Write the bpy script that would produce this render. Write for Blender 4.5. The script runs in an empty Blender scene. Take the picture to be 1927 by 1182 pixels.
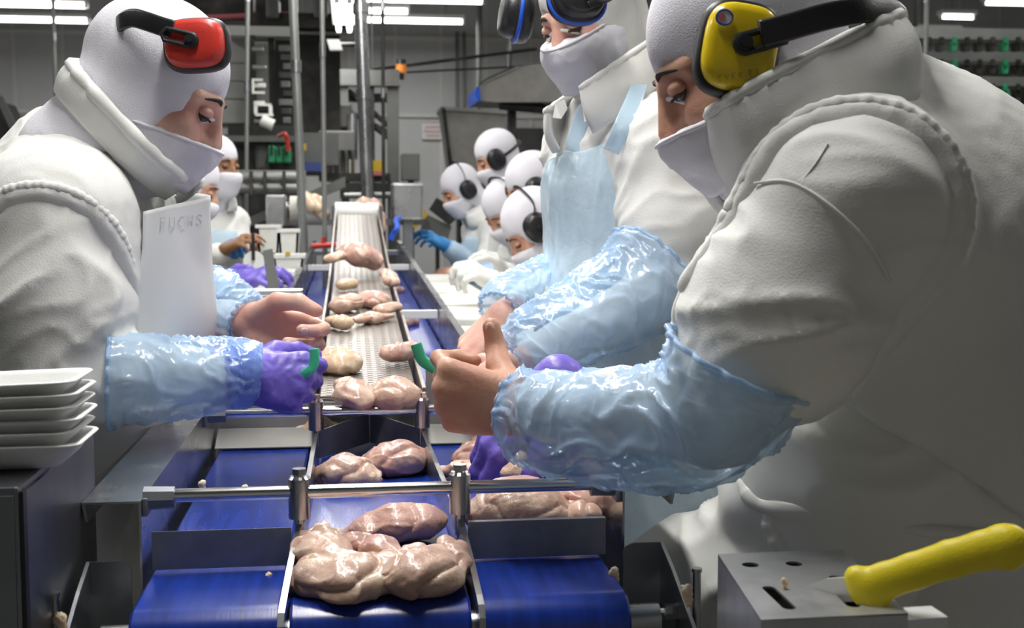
import bpy, bmesh, math, random
import numpy as np
from mathutils import Vector, Matrix

# ------------------------------------------------------------------ camera, world, lights, exposure
SC = bpy.context.scene
COL = SC.collection
F_PX, CX, CY, CZ = 2326.0, 963.5, 591.0, 1.30
TH = math.atan(191 / F_PX)
PSI = math.atan((963.5 - 660) / F_PX * math.cos(TH))
_fh = np.array([math.sin(PSI), math.cos(PSI), 0.0])
RT = np.array([math.cos(PSI), -math.sin(PSI), 0.0])
FW = _fh * math.cos(TH) + np.array([0, 0, -math.sin(TH)])
UP = _fh * math.sin(TH) + np.array([0, 0, math.cos(TH)])
CAM = np.array([0.0, 0.0, CZ])
cam = bpy.data.cameras.new('camera')
cam.sensor_width = 36.0
cam.lens = 36.0 * F_PX / 1927.0
cam.clip_start = 0.02
cam.dof.use_dof = True
cam.dof.focus_distance = 1.62
cam.dof.aperture_fstop = 9.0
camo = bpy.data.objects.new('camera', cam)
COL.objects.link(camo)
camo.matrix_world = Matrix(((RT[0], UP[0], -FW[0], 0), (RT[1], UP[1], -FW[1], 0), (RT[2], UP[2], -FW[2], CZ), (0, 0, 0, 1)))
SC.camera = camo

w = bpy.data.worlds.new('world')
SC.world = w
w.use_nodes = True
w.node_tree.nodes['Background'].inputs[0].default_value = (0.75, 0.82, 0.9, 1)
w.node_tree.nodes['Background'].inputs[1].default_value = 0.0
SC.view_settings.view_transform = 'Standard'
SC.view_settings.look = 'None'
SC.view_settings.gamma = 1.0
SC.view_settings.use_curve_mapping = False
SC.view_settings.exposure = 0.0
TUBE_W = 24.0      # watts of each overhead batten


def ray(px, py):
    return FW + RT * (px - CX) / F_PX - UP * (py - CY) / F_PX
def at(px, py, d):                       # image point at a depth -> world point
    return CAM + ray(px, py) * d
def gz(px, py, z):                       # image point on a level plane
    r = ray(px, py)
    return CAM + r * ((z - CZ) / r[2])
def ay(px, py, y):
    r = ray(px, py)
    return CAM + r * (y / r[1])
def ax(px, py, x):
    r = ray(px, py)
    return CAM + r * (x / r[0])
def cv(r, u, f):                         # vector from right / up / forward components
    v = RT * r + UP * u + FW * f
    return v / np.linalg.norm(v)
def nz(v):
    v = np.asarray(v, float)
    return v / np.linalg.norm(v)
V3 = lambda *a: np.array(a, float)

# ------------------------------------------------------------------ materials
MATS = {}
def mat(name, col, rough=0.5, metal=0.0, var=0.0, vscale=8.0, col2=None, bump=0.0, bscale=60.0, spec=0.5, coat=0.0, sss=0.0,
        ssr=(1, .3, .2), emit=0.0, stretch=None, rvar=0.0, alpha=1.0, dirt=None, dscale=3.0, damt=0.5, bdist=0.002):
    m = bpy.data.materials.new(name)
    m.use_nodes = True
    nt = m.node_tree
    b = nt.nodes['Principled BSDF']
    c4 = tuple(col) + (1,)
    b.inputs['Base Color'].default_value = c4
    b.inputs['Roughness'].default_value = rough
    b.inputs['Metallic'].default_value = metal
    b.inputs['Specular IOR Level'].default_value = spec
    b.inputs['Coat Weight'].default_value = coat
    b.inputs['Coat Roughness'].default_value = 0.12
    if sss:
        b.inputs['Subsurface Weight'].default_value = sss
        b.inputs['Subsurface Radius'].default_value = ssr
        b.inputs['Subsurface Scale'].default_value = 0.01
    if emit:
        b.inputs['Emission Color'].default_value = c4
        b.inputs['Emission Strength'].default_value = emit
    b.inputs['Alpha'].default_value = alpha
    tc = nt.nodes.new('ShaderNodeTexCoord')
    mp = nt.nodes.new('ShaderNodeMapping')
    nt.links.new(tc.outputs['Object'], mp.inputs['Vector'])
    if stretch:
        mp.inputs['Scale'].default_value = stretch
    def noise(sc, det=4):
        n = nt.nodes.new('ShaderNodeTexNoise')
        n.inputs['Scale'].default_value = sc
        n.inputs['Detail'].default_value = det
        nt.links.new(mp.outputs[0], n.inputs['Vector'])
        return n
    if var or col2:
        n = noise(vscale)
        r = nt.nodes.new('ShaderNodeValToRGB')
        r.color_ramp.elements[0].position = 0.35
        r.color_ramp.elements[1].position = 0.68
        a = np.array(col)
        c2 = np.array(col2) if col2 else a * (1 - var)
        r.color_ramp.elements[0].color = tuple(c2) + (1,)
        r.color_ramp.elements[1].color = c4
        nt.links.new(n.outputs['Fac'], r.inputs['Fac'])
        out = r.outputs['Color']
        if dirt:
            n2 = noise(dscale, 8)
            r2 = nt.nodes.new('ShaderNodeValToRGB')
            r2.color_ramp.elements[0].position = 0.5
            r2.color_ramp.elements[1].position = 0.75
            r2.color_ramp.elements[0].color = (0, 0, 0, 1)
            r2.color_ramp.elements[1].color = (damt, damt, damt, 1)
            nt.links.new(n2.outputs['Fac'], r2.inputs['Fac'])
            mx = nt.nodes.new('ShaderNodeMix')
            mx.data_type = 'RGBA'
            nt.links.new(r2.outputs['Color'], mx.inputs['Factor'])
            nt.links.new(out, mx.inputs['A'])
            mx.inputs['B'].default_value = tuple(dirt) + (1,)
            out = mx.outputs['Result']
        nt.links.new(out, b.inputs['Base Color'])
    if rvar:
        n = noise(vscale * 2.3)
        mr = nt.nodes.new('ShaderNodeMapRange')
        mr.inputs['To Min'].default_value = max(0.02, rough - rvar)
        mr.inputs['To Max'].default_value = min(1, rough + rvar)
        nt.links.new(n.outputs['Fac'], mr.inputs['Value'])
        nt.links.new(mr.outputs[0], b.inputs['Roughness'])
    if bump:
        n = noise(bscale, 3)
        bp = nt.nodes.new('ShaderNodeBump')
        bp.inputs['Strength'].default_value = bump
        bp.inputs['Distance'].default_value = bdist
        nt.links.new(n.outputs['Fac'], bp.inputs['Height'])
        nt.links.new(bp.outputs[0], b.inputs['Normal'])
    MATS[name] = m
    return m

mat('cotton', (.80, .80, .775), .92, bump=.25, bscale=420, spec=.2, var=.05, vscale=5)
mat('cotton_warm', (.80, .795, .765), .9, bump=.25, bscale=380, spec=.2, var=.05, vscale=6)
mat('knit', (.78, .765, .83), .95, bump=.5, bscale=600, spec=.15, var=.05, vscale=14)
mat('vinyl', (.80, .81, .82), .42, bump=.1, bscale=14, spec=.4, var=.04, vscale=4)
mat('vinyl_warm', (.82, .82, .78), .35, bump=.1, bscale=9, spec=.4, var=.04, vscale=4)
mat('skin', (.62, .36, .25), .5, var=.25, vscale=22, col2=(.55, .27, .19), sss=.12, bump=.35, bscale=160, spec=.4)
mat('skin_pale', (.74, .47, .38), .48, var=.25, vscale=22, col2=(.66, .34, .27), sss=.12, bump=.3, bscale=160, spec=.4)
mat('nail', (.78, .52, .45), .28)
mat('skin_dark', (.34, .17, .09), .5, var=.2, vscale=20, sss=.1, bump=.2, bscale=150)
mat('brow', (.03, .02, .015), .8)
mat('eye', (.05, .03, .02), .25)
mat('nitrile', (.20, .145, .62), .42, var=.25, vscale=18, col2=(.13, .09, .48), bump=.3, bscale=140)
mat('glove_white', (.82, .82, .79), .6, bump=.3, bscale=120, var=.08, vscale=20)
mat('glove_blue', (.03, .22, .55), .5, bump=.3, bscale=120)
mat('rubber_black', (.012, .012, .013), .42, spec=.5, var=.3, vscale=30)
mat('plastic_black', (.018, .018, .02), .35, bump=.15, bscale=300)
mat('plastic_red', (.60, .035, .022), .38, var=.15, vscale=40, bump=.1, bscale=300)
mat('plastic_yellow', (.80, .58, .012), .22, var=.08, vscale=20)
mat('handle_yellow', (.88, .72, .02), .42, bump=.2, bscale=500, var=.06, vscale=18)
mat('plastic_blue', (.02, .10, .62), .35)
mat('plastic_green', (.07, .56, .31), .38, bump=.08, bscale=200)
mat('foam_white', (.86, .87, .85), .7, bump=.2, bscale=500, spec=.25)
mat('belt_blue', (.012, .045, .36), .24, var=.35, vscale=9, rvar=.03, bump=.03, bscale=60, stretch=(9, .7, 1), spec=.6)
mat('steel', (.50, .51, .52), .28, 1.0, var=.25, vscale=5, rvar=.12, bump=.05, bscale=120, dirt=(.22, .21, .20), dscale=6, damt=.5)
mat('steel_bright', (.72, .72, .72), .17, 1.0, var=.12, vscale=12, rvar=.06)
mat('steel_dark', (.24, .25, .27), .38, 1.0, var=.25, vscale=6, rvar=.1, bump=.06, bscale=160)
mat('steel_box', (.58, .585, .59), .36, .7, var=.2, vscale=20, rvar=.08, dirt=(.3, .3, .3), dscale=25, damt=.5)
mat('steel_gate', (.27, .285, .31), .5, .55, var=.2, vscale=30, rvar=.08, bump=.05, bscale=260)
mat('steel_panel', (.56, .57, .575), .26, 1.0, var=.25, vscale=7, rvar=.08, dirt=(.16, .15, .15), dscale=9, damt=.6)
mat('steel_rail', (.42, .38, .34), .4, .8, var=.4, vscale=10, dirt=(.25, .15, .09), dscale=12, damt=.8)
mat('slat', (.27, .235, .21), .34, .3, var=.3, vscale=14, rvar=.14, bump=.4, bscale=55, dirt=(.55, .38, .30), dscale=10, damt=.8)
mat('machine_grey', (.17, .175, .17), .5, .4, var=.3, vscale=3, dirt=(.1, .09, .08), dscale=4, damt=.6)
mat('machine_dark', (.035, .036, .035), .5, .4, var=.4, vscale=4, dirt=(.16, .14, .12), dscale=5, damt=.5)
mat('machine_light', (.46, .47, .45), .5, .0, var=.15, vscale=3, dirt=(.3, .29, .27), dscale=4, damt=.5)
mat('dull_steel', (.36, .35, .33), .5, .3, var=.2, vscale=8, dirt=(.22, .2, .18), dscale=7, damt=.5)
mat('galvanised', (.33, .34, .33), .4, .7, var=.2, vscale=6)
mat('board_white', (.80, .81, .77), .45, var=.06, vscale=9, dirt=(.6, .45, .35), dscale=14, damt=.5)
mat('yellow_paint', (.62, .42, .02), .5, var=.2, vscale=6)
mat('green_tray', (.03, .36, .16), .4, var=.3, vscale=20)
mat('orange_lens', (.85, .25, .02), .3)
mat('wall_panel', (.52, .53, .54), .55, var=.08, vscale=1.5, dirt=(.42, .42, .42), dscale=2.0, damt=.5)
mat('wall_trim', (.62, .62, .60), .5, var=.1, vscale=2)
mat('ceiling_panel', (.30, .31, .31), .8, var=.15, vscale=1.0)
mat('floor_resin', (.25, .24, .22), .35, var=.3, vscale=2, bump=.1, bscale=60)
mat('tube_glow', (1, .985, .95), .5, emit=9.0)
mat('lamp_white', (.82, .82, .80), .4)
mat('print_red', (.55, .16, .18), .6)
mat('print_pink', (.60, .42, .43), .6)
mat('print_white', (.74, .72, .72), .6)
mat('print_blue', (.05, .07, .35), .5)
mat('print_dark', (.30, .22, .01), .5)
mat('pen_grey', (.66, .67, .70), .5)
mat('denim_blue', (.05, .09, .3), .6)
mat('boot_white', (.7, .7, .68), .5)
mat('chicken', (.66, .47, .38), .36, col2=(.57, .36, .28), vscale=26, sss=.25, ssr=(1, .35, .25), bump=.45, bscale=150, coat=.28, dirt=(.86, .68, .50), dscale=30, damt=.75, bdist=.003)
mat('chicken_pink', (.63, .415, .35), .36, col2=(.55, .31, .255), vscale=24, sss=.25, ssr=(1, .3, .25), bump=.45, bscale=150, coat=.28, dirt=(.84, .62, .48), dscale=26, damt=.6, bdist=.003)
mat('chicken_yellow', (.74, .56, .40), .33, col2=(.66, .43, .30), vscale=26, sss=.25, ssr=(1, .4, .25), bump=.5, bscale=150, coat=.28, dirt=(.90, .76, .50), dscale=26, damt=.8, bdist=.003)
mat('fat', (.80, .66, .46), .4, sss=.2, bump=.3, bscale=200, coat=.2)

def film(name, tint, body, fac, rough=.16):
    m = bpy.data.materials.new(name)
    m.use_nodes = True
    nt = m.node_tree
    b = nt.nodes['Principled BSDF']
    b.inputs['Base Color'].default_value = tuple(body) + (1,)
    b.inputs['Roughness'].default_value = rough
    b.inputs['Specular IOR Level'].default_value = .75
    tr = nt.nodes.new('ShaderNodeBsdfTransparent')
    tr.inputs[0].default_value = tuple(tint) + (1,)
    mx = nt.nodes.new('ShaderNodeMixShader')
    tc = nt.nodes.new('ShaderNodeTexCoord')
    n = nt.nodes.new('ShaderNodeTexNoise')
    n.inputs['Scale'].default_value = 34
    n.inputs['Detail'].default_value = 5
    n.inputs['Distortion'].default_value = 1.2
    nt.links.new(tc.outputs['Object'], n.inputs['Vector'])
    bp = nt.nodes.new('ShaderNodeBump')
    bp.inputs['Strength'].default_value = .35
    bp.inputs['Distance'].default_value = .006
    nt.links.new(n.outputs['Fac'], bp.inputs['Height'])
    nt.links.new(bp.outputs[0], b.inputs['Normal'])
    lw = nt.nodes.new('ShaderNodeLayerWeight')
    lw.inputs[0].default_value = .35
    mr = nt.nodes.new('ShaderNodeMapRange')
    mr.inputs['To Min'].default_value = fac
    mr.inputs['To Max'].default_value = min(1, fac + .4)
    nt.links.new(lw.outputs['Facing'], mr.inputs['Value'])
    nt.links.new(mr.outputs[0], mx.inputs[0])
    nt.links.new(tr.outputs[0], mx.inputs[1])
    nt.links.new(b.outputs[0], mx.inputs[2])
    nt.links.new(mx.outputs[0], nt.nodes['Material Output'].inputs[0])
    MATS[name] = m
film('film_blue', (.87, .945, 1.0), (.55, .745, 1.0), .34, .10)
film('film_cuff', (.70, .80, 1.0), (.30, .46, .92), .45)
film('film_apron', (.88, .95, 1.0), (.66, .83, .96), .5, .2)

# ------------------------------------------------------------------ object helpers
WL = {}
def place(o, parent):
    COL.objects.link(o)
    if parent is not None:
        o.parent = parent
def wl(o):
    return WL.get(o.name, np.zeros(3)) if o is not None else np.zeros(3)
def mk(name, verts, faces, m, parent=None, smooth=True, origin=None):
    verts = np.asarray(verts, float)
    if parent is not None:
        org = wl(parent)
    elif origin is not None:
        org = np.asarray(origin, float)
    else:
        org = np.array([(verts[:, 0].min() + verts[:, 0].max()) / 2, (verts[:, 1].min() + verts[:, 1].max()) / 2, verts[:, 2].min()])
    me = bpy.data.meshes.new(name)
    lv = verts - org
    if isinstance(faces, np.ndarray) and faces.ndim == 2:
        n, k = faces.shape
        me.vertices.add(len(lv)); me.vertices.foreach_set('co', lv.ravel())
        me.loops.add(n * k); me.loops.foreach_set('vertex_index', faces.ravel().astype(np.int32))
        me.polygons.add(n); me.polygons.foreach_set('loop_start', np.arange(0, n * k, k, dtype=np.int32))
        me.update(calc_edges=True)
        me.validate()
    else:
        me.from_pydata([tuple(v) for v in lv], [], [tuple(int(i) for i in f) for f in faces])
        me.update()
    if smooth:
        me.polygons.foreach_set('use_smooth', [True] * len(me.polygons))
    me.materials.append(MATS[m])
    o = bpy.data.objects.new(name, me)
    place(o, parent)
    if parent is None:
        o.location = org
    WL[o.name] = org if parent is None else wl(parent)
    return o
def tag(o, label, cat, group=None, kind=None):
    o['label'] = label
    if cat: o['category'] = cat
    if group: o['group'] = group
    if kind: o['kind'] = kind
    return o
def thing(name, loc, label, cat, group=None):
    o = bpy.data.objects.new(name, None)
    o.empty_display_size = .05
    COL.objects.link(o)
    o.location = loc
    WL[o.name] = np.asarray(loc, float)
    return tag(o, label, cat, group)
def struct(o, label=None):
    o['kind'] = 'structure'
    if label: o['label'] = label
    return o
def copy_thing(o, loc, label=None, parent=None):
    c = o.copy(); COL.objects.link(c)
    c.location = loc
    if label: c['label'] = label
    for ch in o.children:
        d = ch.copy(); COL.objects.link(d); d.parent = c
        for g in ch.children:
            e = g.copy(); COL.objects.link(e); e.parent = d
    return c

class MB:
    """collects shapes for ONE mesh"""
    def __init__(s):
        s.v = []; s.f = []; s.n = 0
    def add(s, v, f):
        v = np.asarray(v, float)
        s.v.append(v); s.f += [tuple(int(i) + s.n for i in q) for q in f]; s.n += len(v)
        return s
    def box(s, lo, hi, bev=0.0, rot=None, piv=None):
        lo = np.minimum(lo, hi) if False else np.asarray(lo, float); hi = np.asarray(hi, float)
        a = np.minimum(lo, hi); b = np.maximum(lo, hi)
        bev = min(bev, .49 * float((b - a).min()))
        if bev <= 0:
            v = [(x, y, z) for x in (a[0], b[0]) for y in (a[1], b[1]) for z in (a[2], b[2])]
            f = [(0, 1, 3, 2), (4, 6, 7, 5), (0, 4, 5, 1), (2, 3, 7, 6), (0, 2, 6, 4), (1, 5, 7, 3)]
        else:
            bm = bmesh.new()
            bmesh.ops.create_cube(bm, size=1)
            for q in bm.verts:
                q.co = Vector([(a[i] + b[i]) / 2 + q.co[i] * (b[i] - a[i]) for i in range(3)])
            bmesh.ops.bevel(bm, geom=bm.edges[:], offset=bev, segments=2, affect='EDGES', profile=.6)
            bm.verts.index_update()
            v = [tuple(q.co) for q in bm.verts]; f = [[q.index for q in p.verts] for p in bm.faces]
            bm.free()
        v = np.asarray(v, float)
        if rot is not None:
            c = np.asarray(piv, float) if piv is not None else (a + b) / 2
            v = (v - c) @ np.asarray(rot).T + c
        return s.add(v, f)
    def cyl(s, p, q, r, r2=None, n=16, cap=True):
        p = np.asarray(p, float); q = np.asarray(q, float); r2 = r if r2 is None else r2
        d = nz(q - p); a = nz(np.cross(d, V3(0, 0, 1) if abs(d[2]) < .9 else V3(1, 0, 0))); b = np.cross(d, a)
        t = np.linspace(0, 2 * np.pi, n, endpoint=False)
        ring = np.cos(t)[:, None] * a + np.sin(t)[:, None] * b
        v = np.vstack([p + ring * r, q + ring * r2])
        f = [(i, (i + 1) % n, n + (i + 1) % n, n + i) for i in range(n)]
        if cap:
            f += [tuple(range(n - 1, -1, -1)), tuple(range(n, 2 * n))]
        return s.add(v, f)
    def hexa(s, p, q, r):
        return s.cyl(p, q, r, n=6)
    def prism(s, pts, vec):
        """polygon (3-D points) extruded along vec"""
        pts = np.asarray(pts, float); n = len(pts); vec = np.asarray(vec, float)
        f = [tuple(range(n)), tuple(range(2 * n - 1, n - 1, -1))] + [(i, n + i, n + (i + 1) % n, (i + 1) % n) for i in range(n)]
        return s.add(np.vstack([pts, pts + vec]), f)
    def tube(s, path, r, n=10, cap=True, flat=None, flatv=None):
        v, f = sweep(path, r, n, cap, flat, flatv)
        return s.add(v, f)
    def build(s, name, m, parent=None, smooth=False, origin=None):
        o = mk(name, np.vstack(s.v), s.f, m, parent, smooth, origin)
        bm = bmesh.new(); bm.from_mesh(o.data)
        bmesh.ops.recalc_face_normals(bm, faces=bm.faces[:])
        if smooth:
            for e in bm.edges:
                if len(e.link_faces) == 2 and e.calc_face_angle(0) > .7:
                    e.smooth = False
        bm.to_mesh(o.data); bm.free()
        return o

def catmull(pts, n):
    pts = np.asarray(pts, float)
    P = np.vstack([2 * pts[0] - pts[1], pts, 2 * pts[-1] - pts[-2]])
    m = len(pts) - 1
    out = []
    for t in np.linspace(0, m - 1e-9, n):
        i = int(t); u = t - i
        p0, p1, p2, p3 = P[i:i + 4]
        out.append(.5 * ((2 * p1) + (p2 - p0) * u + (2 * p0 - 5 * p1 + 4 * p2 - p3) * u * u + (3 * p1 - p0 - 3 * p2 + p3) * u ** 3))
    return np.array(out)
def frames(path):
    path = np.asarray(path, float)
    t = np.gradient(path, axis=0)
    t /= np.linalg.norm(t, axis=1)[:, None] + 1e-12
    a = np.cross(t[0], V3(0, 0, 1) if abs(t[0][2]) < .9 else V3(0, 1, 0)); a = nz(a)
    A = [a]
    for i in range(1, len(path)):
        a = A[-1] - t[i] * (A[-1] @ t[i]); A.append(nz(a))
    A = np.array(A); B = np.cross(t, A)
    return t, A, B
def sweep(path, r, n=10, cap=True, flat=None, flatv=None):
    path = np.asarray(path, float); m = len(path)
    r = np.broadcast_to(np.asarray(r, float), (m,))
    t, A, B = frames(path)
    th = np.linspace(0, 2 * np.pi, n, endpoint=False)
    if flatv is not None:                # ribbon-like section: thin along flatv
        flatv = np.broadcast_to(np.asarray(flatv, float), (m, 3))
        A = flatv - t * np.sum(flatv * t, 1)[:, None]; A /= np.linalg.norm(A, axis=1)[:, None] + 1e-12
        B = np.cross(t, A)
    fl = 1.0 if flat is None else flat
    c, s_ = np.cos(th), np.sin(th)
    if flat is not None:
        e = .45
        c = np.sign(c) * np.abs(c) ** e; s_ = np.sign(s_) * np.abs(s_) ** e
    v = path[:, None, :] + r[:, None, None] * (fl * c[None, :, None] * A[:, None, :] + s_[None, :, None] * B[:, None, :])
    v = v.reshape(-1, 3)
    f = [(i * n + j, i * n + (j + 1) % n, (i + 1) * n + (j + 1) % n, (i + 1) * n + j) for i in range(m - 1) for j in range(n)]
    if cap:
        f += [tuple(range(n - 1, -1, -1)), tuple((m - 1) * n + j for j in range(n))]
    return v, f

# ------------------------------------------------------------------ noise
_rng = np.random.RandomState(7)
_perm = _rng.permutation(256); _perm = np.concatenate([_perm, _perm, _perm])
_grad = _rng.normal(size=(256, 3)); _grad /= np.linalg.norm(_grad, axis=1)[:, None]
def pn(p):
    p = np.asarray(p, float)
    i = np.floor(p).astype(int); f = p - i; i &= 255
    u = f * f * f * (f * (f * 6 - 15) + 10)
    res = np.zeros(len(p))
    for dx in (0, 1):
        hx = _perm[i[:, 0] + dx]
        wx = u[:, 0] if dx else 1 - u[:, 0]
        for dy in (0, 1):
            hy = _perm[hx + i[:, 1] + dy]
            wy = u[:, 1] if dy else 1 - u[:, 1]
            for dz in (0, 1):
                g = _grad[_perm[hy + i[:, 2] + dz] & 255]
                wz = u[:, 2] if dz else 1 - u[:, 2]
                res += wx * wy * wz * (g[:, 0] * (f[:, 0] - dx) + g[:, 1] * (f[:, 1] - dy) + g[:, 2] * (f[:, 2] - dz))
    return res * 1.6
def ridge(p):
    return 1 - 2 * np.abs(pn(p))

# ------------------------------------------------------------------ signed-distance modelling
def rc(a, b, ra, rb, k=.03, w=None, s=1.0):
    """tapered capsule; w, s: widened by 1/s along the unit vector w"""
    return ('rc', np.asarray(a, float), np.asarray(b, float), ra, rb, k, None if w is None else nz(w), s)
def el(c, axes, r, k=.03):
    return ('el', np.asarray(c, float), np.asarray(axes, float), np.asarray(r, float), None, k, None, 1.0)
I3 = np.eye(3)
def pd(p, q):
    t = q[0]
    if t == 'rc':
        _, a, b, ra, rb, _, w_, s = q
        d = p - a; ba = b - a
        if w_ is not None:
            d = d + ((s - 1) * (d @ w_))[:, None] * w_
            ba = ba + (s - 1) * (ba @ w_) * w_
        L = ba @ ba + 1e-12
        h = np.clip((d @ ba) / L, 0, 1)
        e = d - h[:, None] * ba
        return np.sqrt(np.einsum('ij,ij->i', e, e)) - (ra + (rb - ra) * h)
    if t == 'fn':
        return q[3](p)
    _, c, A, r = q[:4]
    d = (p - c) @ A.T
    k0 = np.sqrt(((d / r) ** 2).sum(1)); k1 = np.sqrt(((d / r ** 2) ** 2).sum(1)) + 1e-9
    return np.where(k0 < 1e-6, -r.min(), k0 * (k0 - 1) / k1)
def smin(a, b, k):
    h = np.clip(.5 + .5 * (b - a) / k, 0, 1)
    return b + (a - b) * h - k * h * (1 - h)
def fval(p, prims, cuts=(), off=0.0):
    d = np.full(len(p), 1e3)
    for q in prims:
        d = smin(d, pd(p, q), q[5])
    d = d - off
    for c in cuts:
        d = c(d, p)
    return d
def cut_half(pt, n, k=.004):               # keep the side where (p-pt).n < 0
    pt = np.asarray(pt, float); n = nz(n)
    return lambda d, p: -smin(-d, -((p - pt) @ n), k)
def cut_sub(prims, k=.006):
    def g(d, p):
        for q in prims:
            d = -smin(-d, pd(p, q), k)
        return d
    return g
def isosurf(prims, vox, cuts=(), off=0.0, smooth=1):
    lo = np.full(3, 1e9); hi = -lo
    for q in prims:
        if q[0] == 'rc':
            m = max(q[3], q[4]) / min(1, q[7])
            lo = np.minimum(lo, np.minimum(q[1], q[2]) - m); hi = np.maximum(hi, np.maximum(q[1], q[2]) + m)
        else:
            m = q[2] if q[0] == 'fn' else q[3].max(); lo = np.minimum(lo, q[1] - m); hi = np.maximum(hi, q[1] + m)
    pad = off + .03
    lo -= pad; hi += pad
    B = 8; bs = B * vox
    nb = np.ceil((hi - lo) / bs).astype(int)
    gi = np.stack(np.meshgrid(*[np.arange(k) for k in nb], indexing='ij'), -1).reshape(-1, 3)
    cen = lo + (gi + .5) * bs
    D = np.stack([pd(cen, q) for q in prims], 1)
    fm = D.min(1) - off
    kmax = max(q[5] for q in prims)
    mg = bs * .87 * 1.35
    act = (fm < mg + kmax * .5) & (fm > -mg - kmax)
    if cuts:
        fc = fm.copy()
        for c in cuts:
            fc = c(fc, cen)
        act = (fc < mg + kmax * .5) & ((fm > -mg - kmax) | (fc > -mg - kmax))
    gi, cen, D, fm = gi[act], cen[act], D[act], fm[act] + off
    nbk = len(gi)
    c9 = np.arange(B + 1)
    loc = np.stack(np.meshgrid(c9, c9, c9, indexing='ij'), -1).reshape(-1, 3)
    M = len(loc)
    pts = (lo + (gi * B)[:, None, :] * vox + loc[None] * vox)
    val = np.full((nbk, M), 1e3)
    for j, q in enumerate(prims):
        sel = D[:, j] < fm + 2 * mg + q[5]
        if sel.any():
            pp = pts[sel].reshape(-1, 3)
            val[sel] = smin(val[sel].ravel(), pd(pp, q), q[5]).reshape(-1, M)
    val = val - off
    if cuts:
        fl = pts.reshape(-1, 3); v1 = val.ravel()
        for c in cuts:
            v1 = c(v1, fl)
        val = v1.reshape(nbk, M)
    val = val.reshape(nbk, B + 1, B + 1, B + 1)
    neg = val < 0
    cn = [(a, b, c) for a in (0, 1) for b in (0, 1) for c in (0, 1)]
    sl = lambda arr, o: arr[:, o[0]:o[0] + B, o[1]:o[1] + B, o[2]:o[2] + B]
    cnt = sum(sl(neg, o).astype(np.int8) for o in cn)
    ac = (cnt > 0) & (cnt < 8)
    ib, ix, iy, iz = np.nonzero(ac)
    cellv = {o: val[ib, ix + o[0], iy + o[1], iz + o[2]] for o in cn}
    acc = np.zeros((len(ib), 3)); num = np.zeros(len(ib))
    for o in cn:
        for a in range(3):
            if o[a] == 0:
                o2 = list(o); o2[a] = 1; o2 = tuple(o2)
                va, vb = cellv[o], cellv[o2]
                x = (va < 0) != (vb < 0)
                t = np.where(x, va / np.where(x, va - vb, 1), 0)
                pt = np.tile(np.array(o, float), (len(ib), 1)); pt[:, a] += t
                acc += pt * x[:, None]; num += x
    gc = gi[ib] * B + np.stack([ix, iy, iz], 1)
    verts = lo + (gc + acc / np.maximum(num, 1)[:, None]) * vox
    N = (nb * B + 2).astype(np.int64)
    key = lambda g: ((g[:, 0] + 1) * N[1] + (g[:, 1] + 1)) * N[2] + g[:, 2] + 1
    kk = key(gc); order = np.argsort(kk); ks = kk[order]
    def find(g):
        k = key(g); j = np.searchsorted(ks, k); j = np.clip(j, 0, len(ks) - 1)
        return np.where(ks[j] == k, order[j], -1)
    quads = []
    o0 = (0, 0, 0)
    for a in range(3):
        o1 = [0, 0, 0]; o1[a] = 1; o1 = tuple(o1)
        s0, s1 = cellv[o0] < 0, cellv[o1] < 0
        e = np.nonzero(s0 != s1)[0]
        if not len(e): continue
        b, c = (a + 1) % 3, (a + 2) % 3
        g = gc[e]
        db = np.zeros(3, int); db[b] = 1; dc = np.zeros(3, int); dc[c] = 1
        q = np.stack([find(g), find(g - db), find(g - db - dc), find(g - dc)], 1)
        fl = s0[e]
        q[~fl] = q[~fl][:, ::-1]
        quads.append(q[(q >= 0).all(1)])
    quads = np.vstack(quads)
    for _ in range(smooth):
        verts = lap(verts, quads, .5)
    return verts, quads
def lap(v, q, lam):
    acc = np.zeros_like(v); cn = np.zeros(len(v))
    for i in range(4):
        for j in ((i + 1) % 4, (i + 3) % 4):
            for c in range(3):
                acc[:, c] += np.bincount(q[:, i], v[q[:, j], c], len(v))
            cn += np.bincount(q[:, i], minlength=len(v))
    return v + lam * (acc / np.maximum(cn, 1)[:, None] - v)
def vnorm(v, q):
    n = np.cross(v[q[:, 2]] - v[q[:, 0]], v[q[:, 3]] - v[q[:, 1]])
    out = np.zeros_like(v)
    for i in range(4):
        for c in range(3):
            out[:, c] += np.bincount(q[:, i], n[:, c], len(v))
    return out / (np.linalg.norm(out, axis=1)[:, None] + 1e-12)
def sdfobj(name, prims, vox, m, parent=None, cuts=(), off=0.0, disp=None, smooth=1):
    v, q = isosurf(prims, vox, cuts, off, smooth)
    if disp is not None:
        v = v + vnorm(v, q) * disp(v)[:, None]
    return mk(name, v, q, m, parent)
def hit(prims, px, py, off=0.0, d0=.7, d1=4.0):
    """first point of a modelled surface along the sight line of an image point"""
    r = ray(px, py); t = d0
    for _ in range(160):
        p = CAM + r * t
        f = fval(p[None], prims, (), off)[0]
        if f < .0006: return p
        t += max(f * .7, .0006)
        if t > d1: break
    return None

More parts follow.
